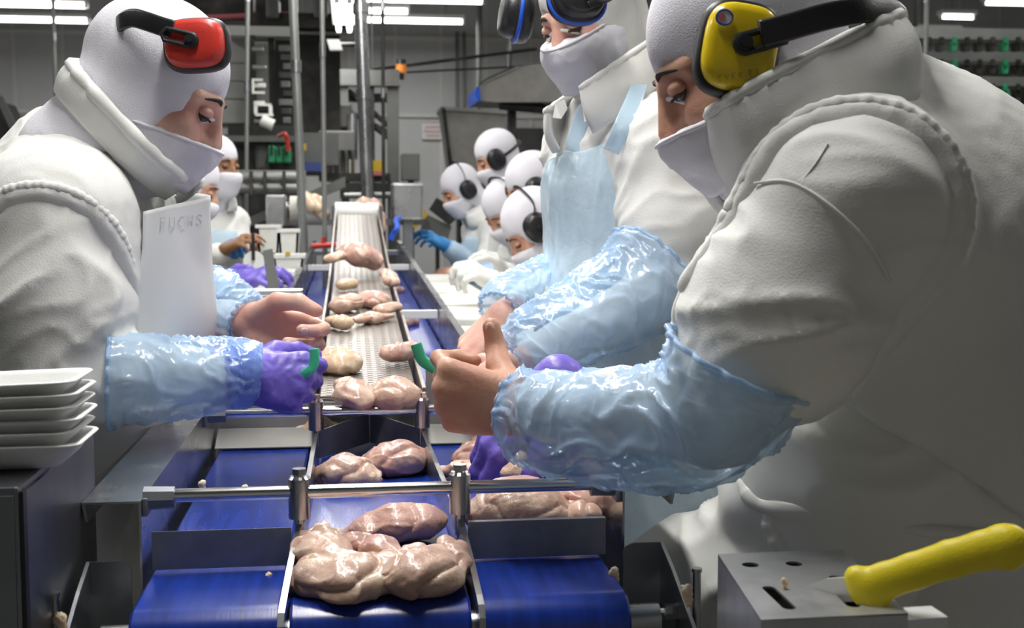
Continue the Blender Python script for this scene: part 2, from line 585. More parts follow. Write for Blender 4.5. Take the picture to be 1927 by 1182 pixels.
# cloth folds: slow swells plus sharper ridges running round a limb axis
def folds(amp, scale, axis=None, seed=0., sharp=1.0, stretch=3.2):
    ax_ = None if axis is None else nz(axis)
    def g(p):
        q = p.copy() + seed * 3.17
        if ax_ is not None:
            al = (q @ ax_)[:, None] * ax_
            q = al * 1.0 + (q - al) / stretch
        wv = np.stack([pn(p * 5 + seed), pn(p * 5 + 9.1 + seed), pn(p * 5 + 17.3 + seed)], 1) * .05
        a = ridge((q + wv) * scale)
        b = ridge((q + wv) * scale * 2.1 + 5.2)
        c_ = np.clip(a, 0, 1) ** 2.2
        e_ = np.clip(b, 0, 1) ** 2.5
        return amp * (1.05 * c_ + .45 * e_ - .45) + amp * .7 * pn(p * scale * .45 + seed)
    return g

# ------------------------------------------------------------------ the hall
def slab(name, lo, hi, m, parent=None):
    return MB().box(lo, hi).build(name, m, parent)
X0, X1, Y0, Y1, ZC = -7.5, 11.0, -2.5, 16.5, 4.6
struct(slab('floor', (X0, Y0, -.1), (X1, Y1, 0), 'floor_resin'), 'grey resin factory floor')
struct(slab('ceiling', (X0, Y0, ZC), (X1, Y1, ZC + .1), 'ceiling_panel'), 'dark grey panelled hall ceiling')
wb = struct(slab('wall_back', (X0, Y1, 0), (X1, Y1 + .1, ZC), 'wall_panel'), 'pale grey panelled end wall of the hall')
struct(slab('wall_left', (X0 - .1, Y0, 0), (X0, Y1, ZC), 'wall_panel'), 'grey panelled side wall')
struct(slab('wall_right', (X1, Y0, 0), (X1 + .1, Y1, ZC), 'wall_panel'), 'grey panelled side wall')
struct(slab('wall_front', (X0, Y0 - .1, 0), (X1, Y0, ZC), 'wall_panel'), 'grey panelled wall')
# vertical ribs of the panel wall
rib = None
for i, x in enumerate(np.arange(X0 + .3, X1, .6)):
    if rib is None:
        rib = MB().box((x - .02, Y1 - .02, 0), (x + .02, Y1, ZC - .02)).build('panel_joint', 'wall_trim', wb)
        rx = x
    else:
        c = rib.copy(); COL.objects.link(c); c.parent = wb; c.location = (x - rx, 0, 0)
for i, z in enumerate((3.55, 2.55)):
    MB().box((X0, Y1 - .05, z), (X1, Y1 - .005, z + .05)).build('panel_rail', 'wall_trim', wb)

def in_picture(p):
    v = np.asarray(p, float) - CAM; d = v @ FW
    return d > .05 and 0 <= CX + F_PX * (v @ RT) / d <= 1927 and 0 <= CY - F_PX * (v @ UP) / d <= 1182
LAMP_NO = [0]
def batten(px0, px1, y, z, axis, label, group, n=2, lit=True, glow='tube_glow'):
    """fluorescent batten lying along X or Y, from a to b"""
    a, b = min(px0, px1), max(px0, px1)
    if axis == 'x':
        c = V3((a + b) / 2, y, z); d = V3(1, 0, 0); s = V3(0, 1, 0)
    else:
        c = V3(y, (a + b) / 2, z); d = V3(0, 1, 0); s = V3(1, 0, 0)
    L = b - a
    t = thing('fluorescent_batten', c, label, 'ceiling light', group)
    h = d * L / 2 + s * .075
    LAMP_NO[0] += 1
    seen = any(in_picture(c + d * q * L / 2) for q in np.linspace(-1, 1, 21))
    sfx = '' if seen else '_%d_offscreen' % LAMP_NO[0]
    MB().box(c - h + V3(0, 0, .03), c + h + V3(0, 0, .075), .008).build('housing', 'lamp_white', t)
    for k in range(n):
        o = s * ((k - (n - 1) / 2) * .07)
        MB().cyl(c - d * (L / 2 - .03) + o, c + d * (L / 2 - .03) + o, .016, n=12).build('tube' + (sfx and '_%d' % (k + 1) + sfx), glow, t, True)
        for sg in (-1, 1):
            e = c + d * sg * (L / 2 - .015) + o
            MB().box(e - V3(.015, .015, .022), e + V3(.015, .015, .035), .003).build('tube_holder', 'lamp_white', t)
    for sg in (-1, 1):
        e = c + d * sg * L * .32
        MB().cyl(e + V3(0, 0, .07), V3(e[0], e[1], ZC), .006, n=6).build('suspension_rod', 'galvanised', t)
    if lit:
        ld = bpy.data.lights.new('batten_light' + sfx, 'AREA')
        ld.shape = 'RECTANGLE'; ld.size = L * .96; ld.size_y = .14
        ld.energy = TUBE_W * lit; ld.color = (1, .985, .95)
        lo = bpy.data.objects.new('batten_light' + sfx, ld); COL.objects.link(lo)
        lo.parent = t; lo.location = (0, 0, -.03)
        if axis == 'y': lo.rotation_euler = (0, 0, math.pi / 2)
    return t
for i, y in enumerate((1.55, 2.9, 4.25, 5.6, 7.75)):
    batten(y - .6, y + .6, -.03, 2.62 if y < 7 else 2.50, 'y', 'bright twin-tube batten lamp hung lengthwise over the sorting line', 'battens above the conveyor', 2, 1.0 if y < 3.5 else .55)
for x in (-2.8, 2.7, 5.4):
    for y in (2.6, 5.8, 9.0):
        batten(y - .75, y + .75, x, 3.75, 'y', 'twin-tube batten lamp in the side rows of the hall', 'battens in the side rows', 2, 1.4 if x < 0 else 1.35)
gb = 'battens hung crosswise at the end of the hall'
batten(.14, 1.40, 13.0, 3.48, 'x', 'front crosswise batten of three near the end wall', gb, 2, 1.0)
batten(.14, .66, 13.75, 3.48, 'x', 'short middle crosswise batten of three near the end wall', gb, 2, .5)
batten(.14, 1.32, 14.4, 3.48, 'x', 'rear crosswise batten of three near the end wall', gb, 2, 1.0)
batten(-3.9, -2.5, 12.6, 3.29, 'x', 'front crosswise batten above the red-muffed worker', gb, 2, 1.0)
batten(-4.3, -2.8, 14.2, 3.38, 'x', 'rear crosswise batten above the red-muffed worker', gb, 2, 1.0)
batten(6.75, 7.35, 14.4, 3.48, 'x', 'short batten lamp over the racks near the end wall', gb, 2, 1.0)
batten(6.2, 6.6, 12.6, 3.36, 'x', 'small batten lamp in front of the racks', gb, 1, .6)
batten(7.0, 7.8, 13.2, 3.62, 'x', 'upper batten lamp beside the rack tops', gb, 1, .6)

# ------------------------------------------------------------------ three-lane sorting tray
XL, XR, YN, YF, ZB, ZR = -.235, .312, 1.418, 2.0, .90, .98
tr = thing('sorting_conveyor', (.04, 1.7, 0), 'stainless three-lane sorting conveyor with blue belts and guide plates', 'conveyor')
T = .0025
# side panels with a folded flange on top
for sx, x, nm in ((-1, XL, 'side_panel'), (1, XR, 'side_panel')):
    m = MB()
    pr = [(x, .845), (x, ZR), (x + sx * .064, ZR), (x + sx * .060, ZR - .022), (x + sx * .057, ZR - .022), (x + sx * .060, ZR - T), (x + sx * T, ZR - T), (x + sx * T, .845)]
    y0, y1 = 1.395, 2.16
    m.prism([(a, y0 + (.0 if abs(a - x) < .05 else 0), z) for a, z in pr], (0, y1 - y0, 0))
    m.build(nm, 'steel_panel', tr)
# belts: closed loops round a front nose roller
def belt(x0, x1, y0, y1, z, r, name, m, parent, th=.004, slope=0.0):
    pts = []
    for a in np.linspace(90, 270, 15):
        pts.append((y0 + r * math.cos(math.radians(a)), z - r + r * math.sin(math.radians(a))))
    for a in np.linspace(-90, 90, 11):
        pts.append((y1 + r * math.cos(math.radians(a)), z + slope * (y1 - y0) - r + r * math.sin(math.radians(a))))
    n = len(pts); e = .003
    v = []
    for x, ins in ((x0, e), (x0 + e, 0), (x1 - e, 0), (x1, e)):
        cy = np.array(pts)
        for (yy, zz) in pts:
            cz = z - r
            k = 1 - ins / r
            v.append((x, yy if y0 < yy < y1 else (y0 + (yy - y0) * k if yy <= y0 else y1 + (yy - y1) * k), cz + slope * max(0, min(yy, y1) - y0) + (zz - cz - slope * max(0, min(yy, y1) - y0)) * k))
    f = [(c * n + i, c * n + (i + 1) % n, (c + 1) * n + (i + 1) % n, (c + 1) * n + i) for c in range(3) for i in range(n)]
    f += [tuple(range(n)), tuple(3 * n + i for i in range(n - 1, -1, -1))]
    return MB().add(v, f).build(name, m, parent, True)
for a, b in ((-.224, -.075), (-.066, .119), (.129, .286)):
    belt(a, b, 1.262, 2.16, ZB, .034, 'lane_belt', 'belt_blue', tr)
# belt frame under the belts
fr = MB()
fr.box((XL + .004, 1.33, .77), (XR - .004, 2.16, .828)).build('belt_bed', 'machine_dark', tr)
MB().cyl((XL - .02, 1.262, ZB - .034), (XR + .01, 1.262, ZB - .034), .017, n=20).build('nose_roller', 'steel', tr, True)
for x, y in ((-.2, 1.45), (.27, 1.45), (-.2, 2.1), (.27, 2.1)):
    MB().box((x - .02, y - .02, .0), (x + .02, y + .02, .78), .003).build('leg', 'steel', tr)
# rods, sockets, clamps
for y, cxs in ((YN, (-.062, .123)), (YF, (-.059, .112))):
    MB().cyl((XL + .004, y, ZR), (XR - .002, y, ZR), .0078, n=20).build('cross_rod', 'steel_bright', tr, True)
    for x, s in ((XL, 1), (XR, -1)):
        m = MB().cyl((x, y, ZR - .002), (x + s * .034, y, ZR - .002), .0135, .0125, n=8)
        m.box((min(x, x + s * .006), y - .016, ZR - .02), (max(x, x + s * .006), y + .016, ZR + .001), .002)
        m.build('rod_socket', 'steel_gate', tr, True)
    for x in cxs:
        m = MB().cyl((x, y, ZR - .030), (x, y, ZR + .016), .0125, n=20)
        c = m.build('rod_clamp', 'steel', tr, True)
        MB().cyl((x, y, ZR + .016), (x, y, ZR + .019), .0128, .010, n=20).cyl((x, y, ZR + .018), (x, y, ZR + .0215), .006, n=12).hexa((x, y, ZR + .0205), (x, y, ZR + .0275), .0085).build('hex_bolt', 'steel_bright', c)
        MB().cyl((x, y, ZR - .056), (x, y, ZR - .028), .0062, n=10).box((x - .004, y - .008, ZR - .060), (x + .004, y + .008, ZR - .040), .001).build('stub', 'steel', c)
# lane divider plates, sloped down towards the outfeed
for xb, xm, xf in ((-.059, -.062, -.0735), (.112, .123, .1275)):
    def px_(y): return np.interp(y, [1.2, 1.40, YN, YF], [xf, xm + (xf - xm) * .12, xm, xb])
    prof = [(2.045, .94), (2.0, .948), (1.75, .945), (1.418, .944), (1.385, .941), (1.30, .924), (1.235, .909), (1.218, .904), (1.208, .893), (1.206, .80)]
    n = len(prof)
    v = []; t2 = .0032
    for sd in (-t2, t2):
        v += [(px_(y) + sd, y, z) for y, z in prof]
        v += [(px_(y) + sd, y, min(z - .02, .896 if y > 1.25 else (.86 if y > 1.22 else .80))) for y, z in prof]
    f = []
    for i in range(n - 1):
        f += [(i, i + 1, n + i + 1, n + i), (2 * n + i, 3 * n + i, 3 * n + i + 1, 2 * n + i + 1), (i, 2 * n + i, 2 * n + i + 1, i + 1), (n + i, n + i + 1, 3 * n + i + 1, 3 * n + i)]
    f += [(0, n, 3 * n, 2 * n), (n - 1, 3 * n - 1, 4 * n - 1, 2 * n - 1)]
    MB().add(v, f).build('divider_plate', 'steel_panel', tr)
# lane gates and the plough that splits the flow
for a, b in (((XL + .012, 1.388), (-.070, 1.386)), ((.130, 1.386), (.290, 1.392))):
    m = MB().box((a[0], a[1] - .0015, .9035), (b[0], b[1] + .0015, .9470), .0006)
    m.build('lane_gate', 'steel_gate', tr)
for a, b in (((-.056, 2.0), (.0265, 2.13)), ((.109, 2.0), (.0295, 2.13))):
    a, b = V3(*a, 0), V3(*b, 0); n_ = nz(np.cross(b - a, V3(0, 0, 1))) * .0015
    MB().prism([a + V3(0, 0, .903), b + V3(0, 0, .903), b + V3(0, 0, .955), a + V3(0, 0, .948)], n_).build('plough_plate', 'steel_gate', tr)
# end brackets at the outfeed with their pins and nuts
def bracket(sx, x0, yb):
    x1 = x0 + sx * .044; H = .030
    m = MB()
    zs = .80
    # transverse plate (rounded corner) and lengthwise cheek plate
    pts = [(x0, .80), (x0, .879), (x0 + sx * .003, .886), (x0 + sx * .010, .889), (x1, .889), (x1, .80)]
    m.prism([(a, yb, z + (H if z > .81 else 0)) for a, z in pts], (0, .003, 0))
    m.prism([(x1, yb + .003, .919), (x1, yb - .05, .902), (x1, yb - .135, .866), (x1, yb - .150, .859), (x1, yb - .156, .846), (x1, yb - .156, .70), (x1, yb + .003, .70)], (sx * .004, 0, 0))
    b_ = m.build('end_bracket', 'steel_dark', tr)
    MB().cyl((x1 + sx * .012, yb - .11, .85), (x1 + sx * .012, yb - .11, .918), .0045, n=12).cyl((x1 + sx * .012, yb - .11, .916), (x1 + sx * .012, yb - .11, .920), .0058, n=12).build('locating_pin', 'steel', b_, True)
    for y_, z_ in ((yb - .075, .862), (yb - .105, .838), (yb - .14, .828)):
        MB().hexa((x1 - sx * .014, y_, z_), (x1 + sx * .001, y_, z_), .0085).cyl((x1 - sx * .024, y_, z_), (x1, y_, z_), .0045, n=10).build('hex_nut', 'steel_bright', b_)
    return b_
bracket(-1, XL - .008, 1.372)
bracket(1, XR - .004, 1.372)
# infeed end plates and chute behind the lanes
MB().prism([(XL + .003, 2.165, .86), (-.07, 2.165, .86), (-.07, 2.165, 1.045), (XL + .003, 2.165, 1.02)], (0, .003, 0)).build('end_plate', 'dull_steel', tr)
MB().prism([(XR - .003, 2.165, .86), (.128, 2.165, .86), (.128, 2.165, 1.045), (XR - .003, 2.165, 1.02)], (0, .003, 0)).build('end_plate', 'dull_steel', tr)
for a, b in ((XL + .004, -.055), (.112, XR - .004)):
    MB().prism([(a, 2.163, .925), (b, 2.163, .925), (b, 2.10, .9025), (a, 2.10, .9025)], (0, 0, .002)).build('infeed_chute', 'dull_steel', tr)
MB().prism([(-.058, 2.16, .975), (.116, 2.16, .975), (.112, 2.085, .962), (-.054, 2.085, .962)], (0, 0, .003)).build('drop_plate', 'lamp_white', tr)

# ------------------------------------------------------------------ inclined infeed conveyor (slatted), blue take-off belts and troughs
def zmid(y):
    return np.interp(y, [2.12, 3.9, 5.75], [.988, 1.094, 1.31])
ic = thing('infeed_conveyor', (.03, 3.9, 0), 'inclined slatted conveyor carrying chicken up the middle of the line', 'conveyor')
y = 2.125; pitch = .0215; first = None
while y < 5.62:
    a = math.atan((zmid(y + .02) - zmid(y)) / .02)
    if first is None:
        m = MB().box((-.0555, 0, -.005), (.1105, .0185, 0), .0012)
        for k in range(9):
            xk = -.045 + k * .0182
            m.box((xk, .002, -.001), (xk + .009, .0165, .0012), .0006)
        first = m.build('slat', 'slat', None); first.parent = ic
        o = first
    else:
        o = first.copy(); COL.objects.link(o); o.parent = ic
    o.location = (.0275 - .03, y - 3.9, float(zmid(y)) - .005); o.rotation_euler = (a, 0, 0)
    y += pitch
for x, s in ((-.064, -1), (.119, 1)):
    ys = np.array([2.11, 3.0, 3.9, 4.8, 5.66])
    v = []; f = []
    pro = [(0, -.05), (0, .012), (s * .006, .012), (s * .006, -.05)]
    for yy in ys:
        v += [(x + a, yy, zmid(yy) + b) for a, b in pro]
    for i in range(len(ys) - 1):
        for j in range(4):
            f.append((i * 4 + j, i * 4 + (j + 1) % 4, i * 4 + 4 + (j + 1) % 4, i * 4 + 4 + j))
    f += [(0, 1, 2, 3), (len(ys) * 4 - 1, len(ys) * 4 - 2, len(ys) * 4 - 3, len(ys) * 4 - 4)]
    MB().add(v, f).build('side_rail', 'steel_rail', ic)
MB().box((-.062, 2.2, .82), (.117, 5.6, .90)).build('frame_beam', 'machine_grey', ic)
for yy in (2.4, 3.9, 5.4):
    for x in (-.05, .105):
        MB().box((x - .012, yy - .012, 0), (x + .012, yy + .012, float(zmid(yy)) - .03)).build('leg', 'steel', ic)
MB().cyl((-.07, 5.70, 1.292), (.125, 5.70, 1.292), .055, n=28).build('white_end_drum', 'board_white', ic, True)
for x in (-.085, .127):
    MB().box((x, 5.6, 1.19), (x + .014, 5.8, 1.33)).build('bearing_plate', 'steel_dark', ic)
for side, s in (('a', -1), ('b', 1)):
    tk = thing('take_off_conveyor', (.028 + s * .17, 4.0, 0), 'blue take-off belt in a steel trough on the side of the %s worker' % ('red-muffed' if s < 0 else 'blue-apron'), 'conveyor')
    xi, xo = .028 + s * .100, .028 + s * .192
    belt(min(xi, xo), max(xi, xo), 2.45, 6.0, .955, .03, 'belt', 'belt_blue', tk, slope=.022)
    xo2 = xo + s * .004
    # outer trough wall with folded lip
    for (ya, yb2) in ((2.34, 4.1), (4.13, 6.1)):
        za, zb = 1.035 + (ya - 2.4) * .034, 1.035 + (yb2 - 2.4) * .034
        m = MB().prism([(xo2, ya, .93), (xo2, yb2, .96), (xo2, yb2, zb), (xo2, ya, za)], (s * .003, 0, 0))
        m.prism([(xo2, ya, za), (xo2 + s * .018, ya, za - .003), (xo2 + s * .018, yb2, zb - .003), (xo2, yb2, zb)], (0, 0, .003))
        m.build('trough_wall', 'steel_panel', tk)
    for yy in (3.18, 4.75, 5.6):
        zz = 1.0 + (yy - 2.4) * .034
        MB().box((min(xi, xo), yy, zz), (max(xi, xo), yy + .022, zz + .022), .002).build('cross_bar', 'lamp_white' if yy < 5 else 'steel', tk)
    for yy in (2.6, 4.2, 5.8):
        MB().box((xo2 - .015, yy - .015, 0), (xo2 + .015, yy + .015, .95)).build('leg', 'steel', tk)

# ------------------------------------------------------------------ stainless cabinet and foam trays beside the line
cb = thing('steel_cabinet', (-.43, 1.32, 0), 'scratched dark stainless cabinet holding a stack of foam trays', 'cabinet')
MB().box((-.56, 1.155, .0), (-.302, 1.48, 1.051), .004).build('carcass', 'steel_dark', cb)
MB().box((-.3025, 1.172, .02), (-.2995, 1.474, 1.044), .001).build('side_panel', 'steel_dark', cb)
MB().box((-.558, 1.1515, .02), (-.306, 1.1552, 1.044), .001).build('front_panel', 'steel_dark', cb)
MB().box((-.3035, 1.158, .02), (-.2990, 1.170, 1.046)).build('sealing_strip', 'rubber_black', cb)
def foam_tray(L, W, H, fl):
    """open foam tray: floor, sloping walls, rolled rim"""
    def ring(l, w_, z, n=10, r=.02):
        pts = []
        for cx_, cy_, a0 in ((l / 2 - r, w_ / 2 - r, 0), (-l / 2 + r, w_ / 2 - r, 90), (-l / 2 + r, -w_ / 2 + r, 180), (l / 2 - r, -w_ / 2 + r, 270)):
            for a in np.linspace(a0, a0 + 90, n):
                pts.append((cx_ + r * math.cos(math.radians(a)), cy_ + r * math.sin(math.radians(a)), z))
        return pts
    rs = [ring(L - .05, W - .05, 0), ring(L - .028, W - .028, H * .35), ring(L - .012, W - .012, H * .8), ring(L, W, H * .9), ring(L + .002, W + .002, H * .96), ring(L, W, H), ring(L - .01, W - .01, H),
          ring(L - .02, W - .02, H * .85), ring(L - .034, W - .034, H * .38), ring(L - .056, W - .056, fl)]
    n = len(rs[0]); v = np.vstack(rs); f = []
    for k in range(len(rs) - 1):
        f += [(k * n + i, k * n + (i + 1) % n, (k + 1) * n + (i + 1) % n, (k + 1) * n + i) for i in range(n)]
    f += [tuple(range(n - 1, -1, -1)), tuple((len(rs) - 1) * n + i for i in range(n))]
    return v, f
TV, TF = foam_tray(.25, .115, .026, .004)
order = ('lowest', 'second from below', 'third from below', 'third from the top', 'second from the top', 'topmost')
base_tray = None
for i in range(6):
    loc = V3(-.388 + (.002, -.001, .002, 0, .0015, -.001)[i], 1.265, 1.0525 + i * .0115)
    if base_tray is None:
        base_tray = mk('foam_tray', TV + loc, TF, 'foam_white', None, True, origin=loc); o = base_tray
    else:
        o = base_tray.copy(); COL.objects.link(o); o.location = loc; o.rotation_euler = (0, -.006 * i, .01 * (i % 3 - 1))
    tag(o, 'white foam tray, %s in the stack on the steel cabinet' % order[i], 'tray', 'foam trays on the cabinet')
for i in range(4):
    o = base_tray.copy(); COL.objects.link(o)
    o.location = at(520, 578 - i * 8, 2.75) - V3(.02, 0, .01); o.scale = (.62, .7, .8)
    tag(o, 'small white foam tray, %s, in the pile behind the bare hand' % ('lowest', 'second from below', 'second from the top', 'topmost')[i], 'tray', 'foam trays behind the bare hand')

# ------------------------------------------------------------------ knife box and yellow knife
BZ = .975
kb = thing('knife_box', (.41, 1.03, 0), 'stainless box with round holes and slots that holds a yellow knife', 'knife holder')
c00, c10, c11, c01 = gz(1440, 1170, BZ), gz(1700, 1150, BZ), gz(1592, 1036, BZ), gz(1345, 1040, BZ)
ex = (c10 - c00 + c11 - c01) / 2; ey = (c01 - c00 + c11 - c10) / 2
ex[2] = ey[2] = 0
O = (c00 + c10 + c11 + c01) / 4 - ex / 2 - ey / 2
def buv(u, v_, z=BZ): return np.array([*(O + ex * u + ey * v_)[:2], z])
def uvof(px, py):
    p = gz(px, py, BZ) - O
    s = np.linalg.solve(np.array([ex[:2], ey[:2]]).T, p[:2]); return s
bm = bmesh.new()
outer = [bm.verts.new(buv(*q)) for q in ((0, 0), (1, 0), (1, 1), (0, 1))]
edges = [bm.edges.new((outer[i], outer[(i + 1) % 4])) for i in range(4)]
holes = []
for px, py, rr in ((1412, 1063, .0078), (1494, 1061, .0078), (1572, 1087, .0058)):
    c = gz(px, py, BZ); holes.append([c + V3(rr * math.cos(a), rr * math.sin(a), 0) for a in np.linspace(0, 2 * np.pi, 20, endpoint=False)])
for (p0, p1, rr) in (((1447, 1107), (1485, 1143), .0058), ((1566, 1100), (1606, 1139), .0058)):
    a, b = gz(*p0, BZ), gz(*p1, BZ); d = nz(b - a); s = V3(-d[1], d[0], 0)
    holes.append([b + (d * math.cos(t) + s * math.sin(t)) * rr for t in np.linspace(-np.pi / 2, np.pi / 2, 8)] + [a + (-d * math.cos(t) - s * math.sin(t)) * rr for t in np.linspace(-np.pi / 2, np.pi / 2, 8)])
for h in holes:
    vs = [bm.verts.new(p) for p in h]
    edges += [bm.edges.new((vs[i], vs[(i + 1) % len(vs)])) for i in range(len(vs))]
bmesh.ops.triangle_fill(bm, use_beauty=True, use_dissolve=False, edges=edges)
bmesh.ops.recalc_face_normals(bm, faces=bm.faces[:])
bm.verts.index_update()
tv = [np.array(v_.co) for v_ in bm.verts]; tf = [[v_.index for v_ in f_.verts] for f_ in bm.faces]; bm.free()
tp = mk('top_plate', tv, tf, 'steel_box', kb, False)
sm = tp.modifiers.new('thick', 'SOLIDIFY'); sm.thickness = .002; sm.offset = -1
m = MB()
q = [buv(0, 0), buv(1, 0), buv(1, 1), buv(0, 1)]
for i in range(4):
    a, b = q[i], q[(i + 1) % 4]
    n_ = nz(np.cross(b - a, V3(0, 0, 1))) * -.002
    m.prism([a - V3(0, 0, .0005), b - V3(0, 0, .0005), b - V3(0, 0, .30), a - V3(0, 0, .30)], n_)
m.build('box_wall', 'steel_box', kb)
MB().box(buv(.0, .0, BZ - .305), buv(1, 1, BZ - .30)).build('box_floor', 'machine_dark', kb)
rr_ = MB()
a, b = gz(1440, 1186, .955), gz(1752, 1166, .955)
rr_.prism([a, b, b + V3(0, -.03, 0), a + V3(0, -.03, 0)], (0, 0, .012)).build('rest_rail', 'vinyl', kb)
MB().box(buv(.2, .2, .0), buv(.8, .8, BZ - .3)).build('stand', 'steel_dark', kb)

kn = thing('boning_knife', gz(1600, 1125, BZ), 'yellow-handled knife stuck into the slotted steel box', 'knife')
K = [(1632, 1107, 1.035), (1665, 1093, 1.03), (1720, 1075, 1.02), (1790, 1052, 1.005), (1850, 1036, .992), (1885, 1027, .985), (1902, 1024, .982)]
kp = [at(*k) for k in K]
kax = nz(kp[-1] - kp[0]); kup = nz(UP - kax * (UP @ kax)); ksd = np.cross(kax, kup)
rad = [.0165, .0163, .0162, .0165, .0168, .0172, .0155]
prims = [rc(kp[i], kp[i + 1], rad[i] * .93, rad[i + 1] * .93, .003, ksd, 1.45) for i in range(len(kp) - 1)]
g0 = at(1627, 1108, 1.036)
prims += [rc(g0 + kup * .012 - kax * .0035, g0 - kup * .026 + kax * .006, .0085, .009, .010, ksd, 1.1)]
prims += [rc(at(1899, 1022, .983), at(1902, 1050, .983), .012, .009, .010, ksd, 1.1)]
sdfobj('handle', prims, .0016, 'handle_yellow', kn, smooth=3)
bl0, bl1 = at(1622, 1108, 1.034), at(1556, 1104, 1.062)
bd = nz(bl1 - bl0); bu = nz(kup - bd * (kup @ bd)); bs_ = np.cross(bd, bu)
bl = bl0 + bd * .13 - V3(0, 0, .02)
v = []
for t, hh in ((0, .0105), (.3, .0105), (.75, .008), (1.0, .001)):
    c = bl0 + bd * .11 * t - V3(0, 0, .035 * t * t)
    v += [c + bu * hh + bs_ * .0009, c - bu * hh + bs_ * .0003, c - bu * hh - bs_ * .0003, c + bu * hh - bs_ * .0009]
f = [(i * 4 + j, i * 4 + (j + 1) % 4, i * 4 + 4 + (j + 1) % 4, i * 4 + 4 + j) for i in range(3) for j in range(4)] + [(0, 1, 2, 3), (12, 15, 14, 13)]
bo = MB().add(v, f).build('blade', 'lamp_white', kn)
for du, dv in ((.014, .003), (.018, -.002), (.0225, .002), (.011, -.003), (.0215, -.004)):
    c = bl0 + bd * du + bu * dv
    sg = 1 if (bs_ @ FW) < 0 else -1
    MB().tube([c - bd * .0016 - bu * .001, c + bd * .0016 + bu * .0008], .0006, 6).build('engraved_mark', 'steel_gate', bo)
    WL[bo.name] = wl(kn)

# ------------------------------------------------------------------ people
NAILS = []
def hand_prims(wr, x, n, side, curl, spread=(.10, .03, -.04, -.12), thumb=((.55, .75, -.25), (.85, .4, -.35), (.95, .1, -.3)), s=1.0, fat=1.0):
    """wrist point, finger direction x, back-of-hand normal n, side 'l'/'r', curl = 4 x 3 joint angles in degrees"""
    x = nz(x); n = np.asarray(n, float); n = nz(n - x * (n @ x))
    yv = np.cross(n, x) * (1 if side == 'r' else -1)
    loc = lambda a, b, c: wr + s * (x * a + yv * b + n * c)
    P_ = []; NAILS.clear()
    kx = (.090, .094, .089, .080); ky = (.031, .0095, -.0115, -.031); kn_ = (-.002, .003, .001, -.005)
    LEN = ((.044, .026, .021), (.048, .030, .022), (.045, .028, .022), (.035, .021, .019))
    RAD = (.0100, .0102, .0097, .0085)
    for i in range(4):
        P_.append(rc(loc(.008, ky[i] * .55, -.001), loc(kx[i], ky[i], kn_[i] - .003), .0155 * s * fat, .0125 * s * fat, .012 * s))
    P_.append(rc(loc(.02, -.022, -.010), loc(.062, -.028, -.012), .015 * s, .013 * s, .012 * s))       # heel of the hand
    for i in range(4):
        b = loc(kx[i], ky[i], kn_[i] - .001); ang = 0
        r0 = RAD[i] * s * fat
        for j in range(3):
            ang += math.radians(curl[i][j])
            sp = spread[i] * max(0, math.cos(ang))
            d = nz(x * math.cos(ang) - n * math.sin(ang) + yv * sp)
            e = b + d * LEN[i][j] * s
            P_.append(rc(b, e, r0 * (1 - .07 * j), r0 * (1 - .07 * (j + 1)), .0045 * s if j else .007 * s))
            b = e
            if j == 2: NAILS.append((e - d * .001 * s + (n * math.cos(ang) + x * math.sin(ang)) * r0 * .66, d, n * math.cos(ang) + x * math.sin(ang), .0052 * s))
    t0 = loc(.016, .020, -.010)
    rr = (.0165, .0135, .0118, .0098); LL = (.044, .034, .028)
    for j in range(3):
        d = thumb[j]; dv = nz(x * d[0] + yv * d[1] + n * d[2])
        e = t0 + dv * LL[j] * s
        P_.append(rc(t0, e, rr[j] * s * fat, rr[j + 1] * s * fat, .009 * s if j == 0 else .005 * s))
        if j == 2:
            dn = nz(n - dv * (n @ dv)); NAILS.append((e - dv * .001 * s + dn * rr[3] * s * fat * .72, dv, dn, .0066 * s))
        t0 = e
    return [p for p in P_ if p[0] != 'nail'], loc
FIST = ((75, 85, 50), (80, 88, 50), (82, 88, 50), (82, 85, 50))
RELAX = ((28, 35, 20), (32, 38, 22), (38, 40, 24), (42, 42, 25))
CUP = ((48, 48, 30), (52, 52, 30), (58, 55, 32), (60, 55, 35))

def head_prims(c, f, u, r):
    L = lambda a, b, g: c + f * a + r * b + u * g
    A = np.array([f, r, u])
    sk = [el(L(-.012, 0, .036), A, (.098, .077, .090), .03), el(L(.028, 0, -.045), A, (.070, .061, .082), .03), el(L(.062, 0, -.098), A, (.034, .034, .024), .03)]
    for s in (-1, 1):
        sk += [rc(L(.086, s * .016, .026), L(.068, s * .048, .022), .012, .011, .016), el(L(.062, s * .040, -.032), A, (.034, .026, .032), .02)]
    sk += [rc(L(.094, 0, .016), L(.113, 0, -.026), .0085, .0125, .012), rc(L(.100, .011, -.032), L(.100, -.011, -.032), .010, .010, .01)]
    sk += [rc(L(.092, -.018, -.066), L(.092, .018, -.066), .009, .009, .012)]
    return sk, L, A

